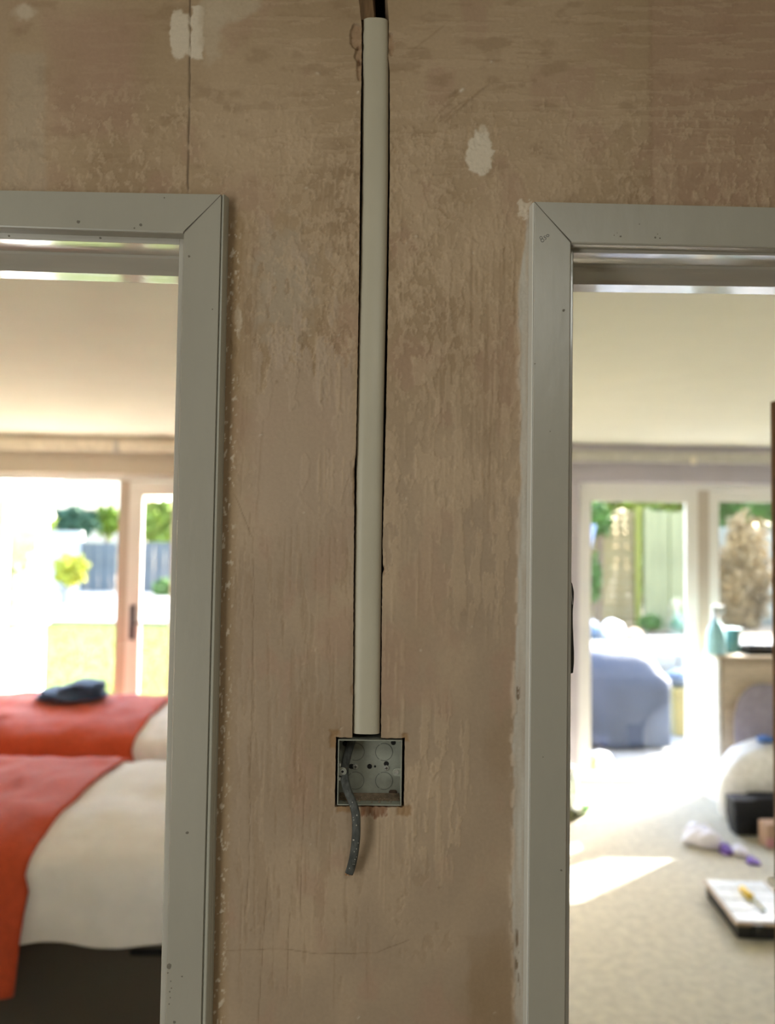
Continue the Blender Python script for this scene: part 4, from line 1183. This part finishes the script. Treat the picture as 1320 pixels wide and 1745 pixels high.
# little things by the left edge of the garden doors
M['green_plastic'] = material('bright_green_plastic', (0.05, 0.22, 0.025), 0.4)
M['dark_green'] = material('dull_brown_green', (0.06, 0.065, 0.025), 0.6)
g0 = on(1000, 1400, .0)
gb = empty('green_bottle', tuple(g0), 'green capped bottle lying on the carpet near the garden doors', 'bottle')
q0, q1 = Vector((g0.x - .12, g0.y - .02, .05)), Vector((g0.x + .035, g0.y + .16, .045))
dq = q1 - q0
MB().tube([q0, q0 + dq * .05, q0 + dq * .5, q0 + dq * .58], [.03, .042, .042, .026], 14).build('bottle_body', M['dark_green'], gb, smooth=True)
MB().tube([q0 + dq * .55, q0 + dq * .62, q1], [.03, .042, .040], 14).build('cap', M['green_plastic'], gb, smooth=True)
h0 = on(978, 1372, 0)
cbq = empty('clear_bottle', tuple(h0), 'cloudy clear plastic bottle standing beside the right doorway garden frame', 'bottle')
MB().lathe([(0, .0), (.04, .0), (.042, .01), (.042, .12), (.03, .17), (.013, .2), (.013, .22)], (h0.x, h0.y + .04, .001), 16).build('bottle_body', M['clear_plastic'], cbq, smooth=True)
MB().lathe([(.015, 0), (.015, .02), (0, .022)], (h0.x, h0.y + .04, .221), 12).build('cap', M['white_board'], cbq)

# ------------------------------------------------------------------ garden
GZ0 = -0.06
M['paving'] = material('pale_paving', (0.21, 0.205, 0.185), 0.9, vary=.12, scale=3)
M['soil'] = material('bare_soil', (0.16, 0.12, 0.07), 0.95, vary=.3, scale=6)
M['grass'] = material('sunny_lawn_grass', (0.115, 0.145, 0.012), 0.9, vary=.25, scale=2)
M['grass_base'] = material('lawn_ground', (0.10, 0.125, 0.012), 0.95, vary=.25, scale=3)
struct('ground', MB().box(-40, 40, FW + .3, 60, GZ0 - .3, GZ0 - .05), M['soil'], 'bare garden ground below the lawn and paving')
pat = tag(MB().box(-7.5, 8.0, FW + .3, 8.3, GZ0 - .05, GZ0 - .012).build('patio', M['soil'], None), 'pale paved patio outside the garden doors', kind='structure')
slab_me = None
R2 = random.Random(5)
for i in range(25):
    for j in range(4):
        x_, y_ = -7.5 + i * .62 + (j % 2) * .2, FW + .32 + j * .66
        if slab_me is None:
            so = MB().box(-.30, .30, -.32, .32, 0, .035).build('paving_slab', M['paving'], pat, bevel=.006, seg=1)
            slab_me = so.data
        else:
            so = bpy.data.objects.new('paving_slab', slab_me)
            COL.objects.link(so)
            so.parent = pat
        so.location = (x_ + .3, y_ + .32, GZ0 - .03 + R2.uniform(-.003, .003))
lawn = struct('lawn', MB().box(-14, .6, 8.3, 16.2, GZ0 - .05, GZ0), M['grass_base'], 'bright green lawn beyond the left patio')
def blades(n, x0, x1, y0, y1, z, h):
    X, Y = RNG.uniform(x0, x1, n), RNG.uniform(y0, y1, n)
    A, hh = RNG.uniform(0, 6.28, n), RNG.uniform(.6, 1.2, n) * h
    w_ = .006
    lx_, ly_ = RNG.normal(0, .02, n), RNG.normal(0, .02, n)
    v = np.stack([np.stack([X - w_ * np.cos(A), Y - w_ * np.sin(A), np.full(n, z)], 1), np.stack([X + w_ * np.cos(A), Y + w_ * np.sin(A), np.full(n, z)], 1),
                  np.stack([X + lx_, Y + ly_, z + hh], 1)], 1).reshape(-1, 3)
    mb_ = MB()
    mb_.v = [tuple(p) for p in v]
    mb_.f = [(3 * k, 3 * k + 1, 3 * k + 2) for k in range(n)]
    return mb_
g_ = blades(26000, -9.5, -1.6, 8.3, 16.2, GZ0 - .002, .05).build('grass', M['grass'], None, fix=False)
tag(g_, 'short sunlit grass growing on the lawn', 'grass', kind='stuff')
M['kerb'] = material('brown_timber_edging', (0.2100, 0.1500, 0.1000), 0.9)
struct('lawn_edging', MB().box(-14, .6, 16.2, 16.34, GZ0 - .05, GZ0 + .09), M['kerb'], 'low brown timber edging at the end of the lawn')
struct('path', MB().box(-22, 4, 16.34, 27.5, GZ0 - .05, GZ0 + .01), M['paving'], 'pale gravel path behind the lawn')

def leaf_cloud(name, c, r, n, s, mat, parent=None, shell=.15):
    d = RNG.normal(size=(n, 3))
    d /= np.linalg.norm(d, axis=1)[:, None]
    rad = (shell + (1 - shell) * RNG.random(n)) * (1 + .25 * (RNG.random(n) - .5))
    lump = 1 + .22 * np.sin(d[:, 0] * 7 + c[0]) * np.sin(d[:, 2] * 6 + c[1])
    P = np.array(c) + d * rad[:, None] * lump[:, None] * np.array(r)
    a = RNG.normal(size=(n, 3))
    a /= np.linalg.norm(a, axis=1)[:, None]
    b_ = np.cross(a, RNG.normal(size=(n, 3)))
    b_ /= np.linalg.norm(b_, axis=1)[:, None]
    sz = s * RNG.uniform(.6, 1.3, n)[:, None]
    v = np.stack([P - a * sz, P + b_ * sz * .45, P + a * sz, P - b_ * sz * .45], 1).reshape(-1, 3)
    me_ = bpy.data.meshes.new(name)
    me_.from_pydata(v.tolist(), [], np.arange(4 * n).reshape(-1, 4).tolist())
    return link(name, me_, mat, parent)
def leafmat(name, c):
    m_ = material(name, c, .6, vary=.35, scale=2.5, spec=.3)
    return m_
M['leaf_lime'] = leafmat('lime_green_leaves', (0.1440, 0.1980, 0.0180))
M['leaf_yellow'] = leafmat('yellow_green_leaves', (0.27, 0.27, 0.02))
M['leaf_green'] = leafmat('mid_green_leaves', (0.0630, 0.1330, 0.0210))
M['leaf_blue'] = leafmat('blue_green_leaves', (0.0480, 0.0960, 0.0540))
M['leaf_tan'] = leafmat('dry_tan_leaves', (0.24, 0.16, 0.07))
M['bark'] = material('brown_bark', (0.14, 0.09, 0.055), .95, vary=.3, scale=20, bump=.01)
def shrub(name, label, cat, px, py, Y, rx_px, rz_px, mat, n, leaf, z_base, group=None, dep=.8):
    c = at(px, py, Y)
    s_ = Y / F_PX
    rx, rz_ = rx_px * s_, rz_px * s_
    o = empty(name, (c.x, Y, z_base), label, cat, group)
    st_ = MB()
    st_.tube([(c.x, Y, z_base - .02), (c.x + .03, Y, z_base + (c.z - z_base) * .6), (c.x, Y, c.z)], [rx * .12 + .015, rx * .09 + .012, .01], 8)
    for k in range(4):
        q = k * 1.6 + 1
        st_.tube([(c.x, Y, z_base + (c.z - z_base) * .45), (c.x + rx * .4 * math.cos(q), Y + rx * .3 * math.sin(q), c.z + rz_ * .2)], [.02, .006], 6)
    st_.build('trunk', M['bark'], o)
    leaf_cloud('foliage', (c.x, Y, c.z), (rx, max(rx * dep, .1), rz_), n, leaf, M[mat], o)
    return o
# left garden
pot_p = at(113, 1003, 21.5)
pb = empty('potted_bush', (pot_p.x, 21.5, GZ0), 'yellow green bush in a grey pot at the end of the left path', 'potted plant')
zpt = at(113, 1000, 21.5).z
MB().lathe([(0, 0), (.16, 0), (.2, zpt - GZ0 - .05), (.23, zpt - GZ0 - .05), (.23, zpt - GZ0), (.19, zpt - GZ0), (.17, .1), (0, .1)], (pot_p.x, 21.5, GZ0), 16).build('pot', material('grey_stone_pot', (0.2, .19, .19), .8), pb)
pc = at(120, 972, 21.5)
leaf_cloud('foliage', (pc.x, 21.5, pc.z), (.46, .40, .46), 2600, .08, M['leaf_yellow'], pb)
MB().tube([(pot_p.x, 21.5, zpt - .1), (pc.x, 21.5, pc.z)], .03, 8).build('stem', M['bark'], pb)
shrub('shrub', 'blue green shrub over the wall behind the potted bush', 'shrub', 128, 888, 28.6, 40, 24, 'leaf_blue', 4200, .13, GZ0, dep=.3)
shrub('shrub', 'small lime shrub above the grey fence beside the white post', 'shrub', 182, 888, 30.0, 22, 26, 'leaf_lime', 2400, .12, GZ0, dep=.3)
shrub('tree', 'bright green tree over the fence behind the closed left garden leaf', 'tree', 275, 893, 29.0, 40, 40, 'leaf_lime', 5000, .16, GZ0)
shrub('shrub', 'green shrub at the foot of the grey fence beyond the closed leaf', 'shrub', 280, 1003, 25.5, 20, 16, 'leaf_green', 1500, .09, GZ0)
shrub('tree', 'green tree beyond the outbuilding at the left end of the garden', 'tree', 20, 900, 26.0, 60, 60, 'leaf_lime', 4500, .16, GZ0)
M['fence_grey'] = material('weathered_blue_grey_timber', (0.0840, 0.0910, 0.0924), .9, vary=.2, scale=5, stretch=(1, 1, .3))
M['fence_tan'] = material('weathered_tan_timber', (0.17, 0.125, 0.050), .9, vary=.2, scale=5, stretch=(.3, 1, 1))
M['fence_pale'] = material('pale_bleached_timber', (0.19, 0.18, 0.085), .9, vary=.2, scale=4, stretch=(1, 1, .3))
M['post_moss'] = material('mossy_green_post', (0.15, 0.145, 0.02), .9, vary=.2)
def fence(name, label, X0_, X1_, Y, z0, z1, mat, vertical=True, bw=.15, postmat=None, group=None):
    o = empty(name, ((X0_ + X1_) / 2, Y, z0), label, 'fence', group)
    me_ = None
    if vertical:
        n = int((X1_ - X0_) / bw)
        for k in range(n):
            if me_ is None:
                b_ = MB().box(-bw * .48, bw * .48, -.012, .012, 0, z1 - z0).build('board', M[mat], o, bevel=.004, seg=1)
                me_ = b_.data
            else:
                b_ = bpy.data.objects.new('board', me_)
                COL.objects.link(b_)
                b_.parent = o
            b_.matrix_parent_inverse = Matrix.Translation(-o.location)
            b_.location = (X0_ + (k + .5) * bw, Y + .026 * (k % 2), z0 + R2.uniform(-.012, .012))
        for z_ in (z0 + .25, z1 - .25):
            MB().box(X0_, X1_, Y + .042, Y + .08, z_ - .035, z_ + .035).build('rail', M[mat], o)
    else:
        n = int((z1 - z0) / bw)
        for k in range(n):
            if me_ is None:
                b_ = MB().box(X0_, X1_, -.012, .012, -bw * .465, bw * .465).build('board', M[mat], o, bevel=.008, seg=1)
                me_ = b_.data
            else:
                b_ = bpy.data.objects.new('board', me_)
                COL.objects.link(b_)
                b_.parent = o
            b_.matrix_parent_inverse = Matrix.Translation(-o.location)
            b_.location = (0, Y + .026 * (k % 2), z0 + (k + .5) * bw)
    for X_ in (X0_, X1_):
        MB().box(X_ - .045, X_ + .045, Y - .05, Y + .05, z0 - .02, z1 + .06).build('post', M[postmat or mat], o, bevel=.006, seg=1)
    return o
f0, f1, f2, f3 = at(138, 1012, 27.6), at(196, 1012, 27.6), at(236, 1012, 27.6), at(300, 1012, 27.6)
ftop = at(165, 925, 27.6).z
fence('garden_fence', 'blue grey board fence behind the potted bush', f0.x, f1.x + .15, 27.6, GZ0, ftop, 'fence_grey', True, .2)
fence('garden_fence', 'blue grey board fence seen through the closed left leaf', f2.x - .1, f3.x + .6, 27.6, GZ0, ftop + .05, 'fence_grey', True, .2)
M['render_white'] = material('white_rendered_wall', (0.4800, 0.4740, 0.4560), .9)
M['sand_render'] = material('pale_sandy_render', (0.3100, 0.2750, 0.2000), .9)
M['roof_tile'] = material('brown_roof_tiles', (0.40, 0.31, 0.20), .9, vary=.2)
wl0, wl1 = at(66, 1000, 27.9), at(138, 1000, 27.9)
struct('wall_garden', MB().box(wl0.x, wl1.x, 27.8, 28.0, GZ0, at(100, 905, 27.9).z), M['render_white'], 'white rendered garden wall behind the potted bush')
ha, hb = at(96, 850, 44), at(192, 850, 44)
ho = empty('house_outside', ((ha.x + hb.x) / 2, 46, GZ0), 'sandy coloured house roof beyond the left garden', 'house')
zr = at(140, 868, 44).z
MB().box(ha.x, hb.x + 1, 44, 49, GZ0, zr).build('wall', M['sand_render'], ho)
MB().loft([[(ha.x - .3, 43.7, zr), (ha.x - .3, 49.3, zr), (ha.x - .3, 46.5, zr + 2.6)], [(hb.x + 1.3, 43.7, zr), (hb.x + 1.3, 49.3, zr), (hb.x + 1.3, 46.5, zr + 2.6)]]).build('roof', M['roof_tile'], ho)
for k in range(3):
    wx = ha.x + .5 + k * 1.1
    wdw = MB().box(wx, wx + .6, 43.96, 44.02, zr - 1.2, zr - .3).build('window', M['white_upvc'], ho)
    MB().box(wx + .05, wx + .55, 43.94, 43.97, zr - 1.15, zr - .35).build('pane', M['glass'], wdw)
M['terracotta'] = material('terracotta', (0.55, 0.22, 0.10), .85)
op = at(8, 1036, 8.0)
tpo = empty('flower_pot', (op.x, 8.0, op.z - .14), 'orange terracotta pot outside the far left pane', 'flower pot')
MB().box(op.x - .25, op.x + .25, 7.8, 8.2, GZ0, op.z - .14).build('stand', M['kerb'], tpo)
MB().lathe([(0, 0), (.10, 0), (.14, .22), (.16, .22), (.16, .28), (.13, .28), (.11, .04), (0, .04)], (op.x, 8.0, op.z - .14), 16).build('pot', M['terracotta'], tpo)

# right garden: raised terrace, fence, covered barbecue
TZ = .40
M['stone_dull'] = material('dappled_stone', (0.20, 0.195, 0.15), .9, vary=.5, scale=3)
M['stone'] = material('pale_stone_walling', (0.2604, 0.2604, 0.2356), .9, vary=.15, scale=5)
ter = struct('terrace', MB().box(1.2, 9.5, 9.6, 22, GZ0 - .05, TZ - .05), M['soil'], 'raised terrace with pale stone edge in the right garden')
st_me = None
for j in range(3):
    for i in range(14):
        if st_me is None:
            so = MB().box(-.19, .19, -.09, .09, -.072, .072).build('stone_block', M['stone'], ter, bevel=.012, seg=1)
            st_me = so.data
        else:
            so = bpy.data.objects.new('stone_block', st_me)
            COL.objects.link(so)
            so.parent = ter
        so.location = (1.5 + i * .4 + (j % 2) * .2, 9.52 + R2.uniform(-.015, .01), GZ0 + .075 + j * .15)
for j in range(3):
    for i in range(9):
        so = bpy.data.objects.new('paving_slab', slab_me)
        COL.objects.link(so)
        so.parent = ter
        so.location = (1.7 + i * .63, 9.78 + j * .66, TZ - .03 + R2.uniform(-.003, .003))
ground_z = TZ - .05
YFE = 12.7
a1, a2, a3, a4 = at(1012, 1000, YFE), at(1086, 1000, YFE), at(1110, 1000, YFE), at(1215, 1000, YFE)
fence('garden_fence', 'tan slatted fence panel behind the barbecue', a1.x - .15, a2.x, YFE, ground_z, at(1050, 868, YFE).z, 'fence_tan', False, .115, 'post_moss')
fence('garden_fence', 'pale bleached board fence right of the mossy post', a3.x - .08, a4.x, YFE, ground_z, at(1140, 872, YFE).z, 'fence_pale', True, .19)
for nm, lb, px, py, Y, rx, rz_, mt, n, lf_ in (('hedge', 'lime hedge along the top of the slatted fence', 1056, 846, 13.6, 70, 26, 'leaf_lime', 5200, .07),
                                               ('hedge', 'green hedge along the top of the pale fence', 1162, 844, 14.6, 52, 30, 'leaf_lime', 5000, .07),
                                               ('shrub', 'bright green climber on the left end of the slatted fence', 1022, 884, 12.42, 18, 28, 'leaf_green', 2200, .055),
                                               ('shrub', 'green climber low on the slatted fence behind the sacks', 1012, 985, 12.2, 11, 40, 'leaf_green', 1500, .055),
                                               ('shrub', 'low green plants at the foot of the pale fence', 1108, 1060, 12.2, 20, 13, 'leaf_green', 1500, .04),
                                               ('shrub', 'low green plants beside the white sliding door stile', 1165, 1062, 12.1, 22, 12, 'leaf_green', 1500, .04),
                                               ('shrub', 'tan dry creeper seen through the right sliding pane', 1266, 985, 13.15, 50, 108, 'leaf_tan', 7000, .06),
                                               ('tree', 'green leafy tree across the top of the right sliding pane', 1268, 850, 15.6, 66, 44, 'leaf_green', 6500, .085),
                                               ('tree', 'pale lime tree at the right edge of the right pane', 1330, 900, 16, 40, 60, 'leaf_lime', 4200, .09)):
    shrub(nm, lb, nm, px, py, Y, rx, rz_, mt, n, lf_, ground_z, dep=.3)
hx0, hx1 = at(960, 1000, 17.5).x, at(1400, 1000, 17.5).x
for k in range(7):                            # tall trees closing the end of the right garden
    X_ = hx0 + (k + .5) * (hx1 - hx0) / 7
    o_ = empty('tree', (X_, 18.5 + .5 * (k % 2), ground_z), ('first', 'second', 'third', 'fourth', 'fifth', 'sixth', 'seventh')[k] + ' leafy tree from the left in the row closing the right garden', 'tree', 'trees closing the right garden')
    MB().tube([(X_, 18.5 + .5 * (k % 2), ground_z - .02), (X_ + .1, 18.5 + .5 * (k % 2), 1.2), (X_, 18.5 + .5 * (k % 2), 2.6)], [.13, .10, .04], 8).build('trunk', M['bark'], o_)
    leaf_cloud('foliage', (X_, 18.5 + .5 * (k % 2), 2.1), ((hx1 - hx0) / 20, .5, 1.7), 4200, .12, M['leaf_lime' if k % 3 == 0 else 'leaf_green'], o_)
pa, pb_ = at(1216, 1000, 14.2), at(1345, 1000, 14.2)
struct('wall_boundary', MB().box(pa.x, pb_.x + 1.2, 14.1, 14.3, ground_z, at(1300, 900, 14.2).z), M['stone_dull'], 'pale stone boundary wall behind the tan creeper')
# pale blue board leaning on the fence, sacks
M['pale_blue'] = material('pale_blue_board', (0.1540, 0.1820, 0.2380), .6)
v0 = [at(986, 968, 11.6), at(1000, 968, 11.75), at(1016, 895, 12.2), at(986, 888, 12.2)]
lb_ = MB()
lb_.loft([[(p.x, p.y, p.z) for p in v0], [(p.x, p.y + .03, p.z) for p in v0]])
lbo = tag(lb_.build('leaning_board', M['pale_blue'], None, bevel=.004, seg=1), 'pale blue board leaning at the left of the slatted fence', 'board')
bz_ = min(p.z for p in v0)
zz = TZ
MB().box(v0[0].x, v0[0].x + .03, 11.62, 11.66, zz, bz_ + .05).build('prop', M['pale_blue'], lbo)
MB().box(v0[0].x + .09, v0[0].x + .12, 11.62, 11.70, zz, bz_ + .05).build('prop', M['pale_blue'], lbo)
M['sack_blue'] = material('blue_woven_sack', (0.0720, 0.1140, 0.1680), .7, vary=.35, scale=7)
for (px, py, rx, rz_, mt, lb) in ((999, 1042, .20, .17, 'sack_blue', 'blue and white sack on the terrace below the leaning board'), (1045, 1050, .17, .16, 'bag_white', 'white sack on the terrace before the slatted fence'),
                                  (1079, 1060, .10, .09, 'tan_card', 'small tan bag on the terrace beside the white sack')):
    p = at(px, py, 11.0)
    tag(blob((p.x, 11.0, TZ + rz_ * .7), (rx, .2, rz_), px % 7, .22, 24, 14).build('rubble_sack', M[mt], None, smooth=True), lb, 'sack')
# barbecue under its cover
M['bbq_cover'] = material('faded_blue_grey_cover', (0.026, 0.036, 0.058), .6, vary=.1, scale=5, bump=.004, bscale=14, spec=.3)
bA, bB = at(984, 1258, 6.75), at(1150, 1258, 6.75)
bzt = at(1060, 1112, 6.75).z
bq_ = empty('barbecue', ((bA.x + bB.x) / 2, 6.95, GZ0), 'covered barbecue under a faded blue grey sheet on the patio', 'barbecue')
xm_, hw_ = (bA.x + bB.x) / 2, (bB.x - bA.x) / 2
rings = []
for t, sx, sy, in ((0, .93, .30), (.10, .96, .31), (.45, .99, .32), (.62, 1.0, .33), (.70, .99, .325), (.80, .93, .29), (.90, .82, .24), (.97, .68, .19), (1.0, .5, .12)):
    ring = []
    for k in range(56):
        q = 2 * math.pi * k / 56
        cs, sn = math.cos(q), math.sin(q)
        fold = 1 + (1 - t) * .10 * math.sin(q * 7 + 1.3) + .03 * (float(vn(q * 3, t * 4, 3)) - .5)
        zz_ = GZ0 + (.02 if t == 0 else 0) + t * (bzt - GZ0) + (0.035 * float(vn(q * 3, 1, 2)) if t == 0 else 0)
        ring.append((xm_ + hw_ * sx * fold * math.copysign(abs(cs) ** .6, cs) - (.06 * (t > .75)), 6.95 + sy * fold * math.copysign(abs(sn) ** .6, sn), zz_))
    rings.append(ring)
MB().loft(rings).build('cover', M['bbq_cover'], bq_, smooth=True)
for sx in (-1, 1):
    MB().lathe([(.03, 0), (.055, .012), (.055, .03), (.03, .04)], (xm_ + sx * hw_ * .7, 6.8, GZ0 + .003), 12).build('wheel', M['hole'], bq_)
tag(blob((bA.x + .03, 6.2, GZ0 + .055), (.10, .09, .065), 1, .2, 20, 12).build('plastic_sack', M['bag_white'], None, smooth=True), 'white plastic sack on the patio left of the barbecue', 'sack')
p = at(1001, 1262, 6.0)
pq = empty('flower_pot', (p.x, 6.0, GZ0), 'small orange flower pot on the patio beside the barbecue', 'flower pot')
MB().lathe([(0, .005), (.05, .005), (.07, .11), (.08, .11), (.08, .14), (.06, .14), (.05, .02), (0, .02)], (p.x, 6.0, GZ0), 14).build('pot', M['terracotta'], pq)
M['mustard'] = material('mustard_plastic', (0.2160, 0.1680, 0.0300), .6)
p = at(1163, 1215, 7.3)
cr_ = empty('plastic_crate', (p.x, 7.3, GZ0), 'mustard crate on the patio right of the barbecue', 'crate')
zc_ = at(1163, 1172, 7.3).z
MB().box(p.x - .11, p.x + .2, 7.2, 7.5, GZ0 + .005, zc_).build('body', M['mustard'], cr_, bevel=.006)
MB().box(p.x - .13, p.x + .22, 7.18, 7.52, zc_ - .05, zc_ + .005).build('rim', M['mustard'], cr_, bevel=.004, seg=1)
p = at(1158, 1150, 7.35)
tag(blob((p.x + .02, 7.35, zc_ + .075), (.15, .13, .09), 4, .25, 20, 12).build('grey_bag', M['sack_blue'], None, smooth=True), 'grey blue bag lying on the mustard crate', 'bag')
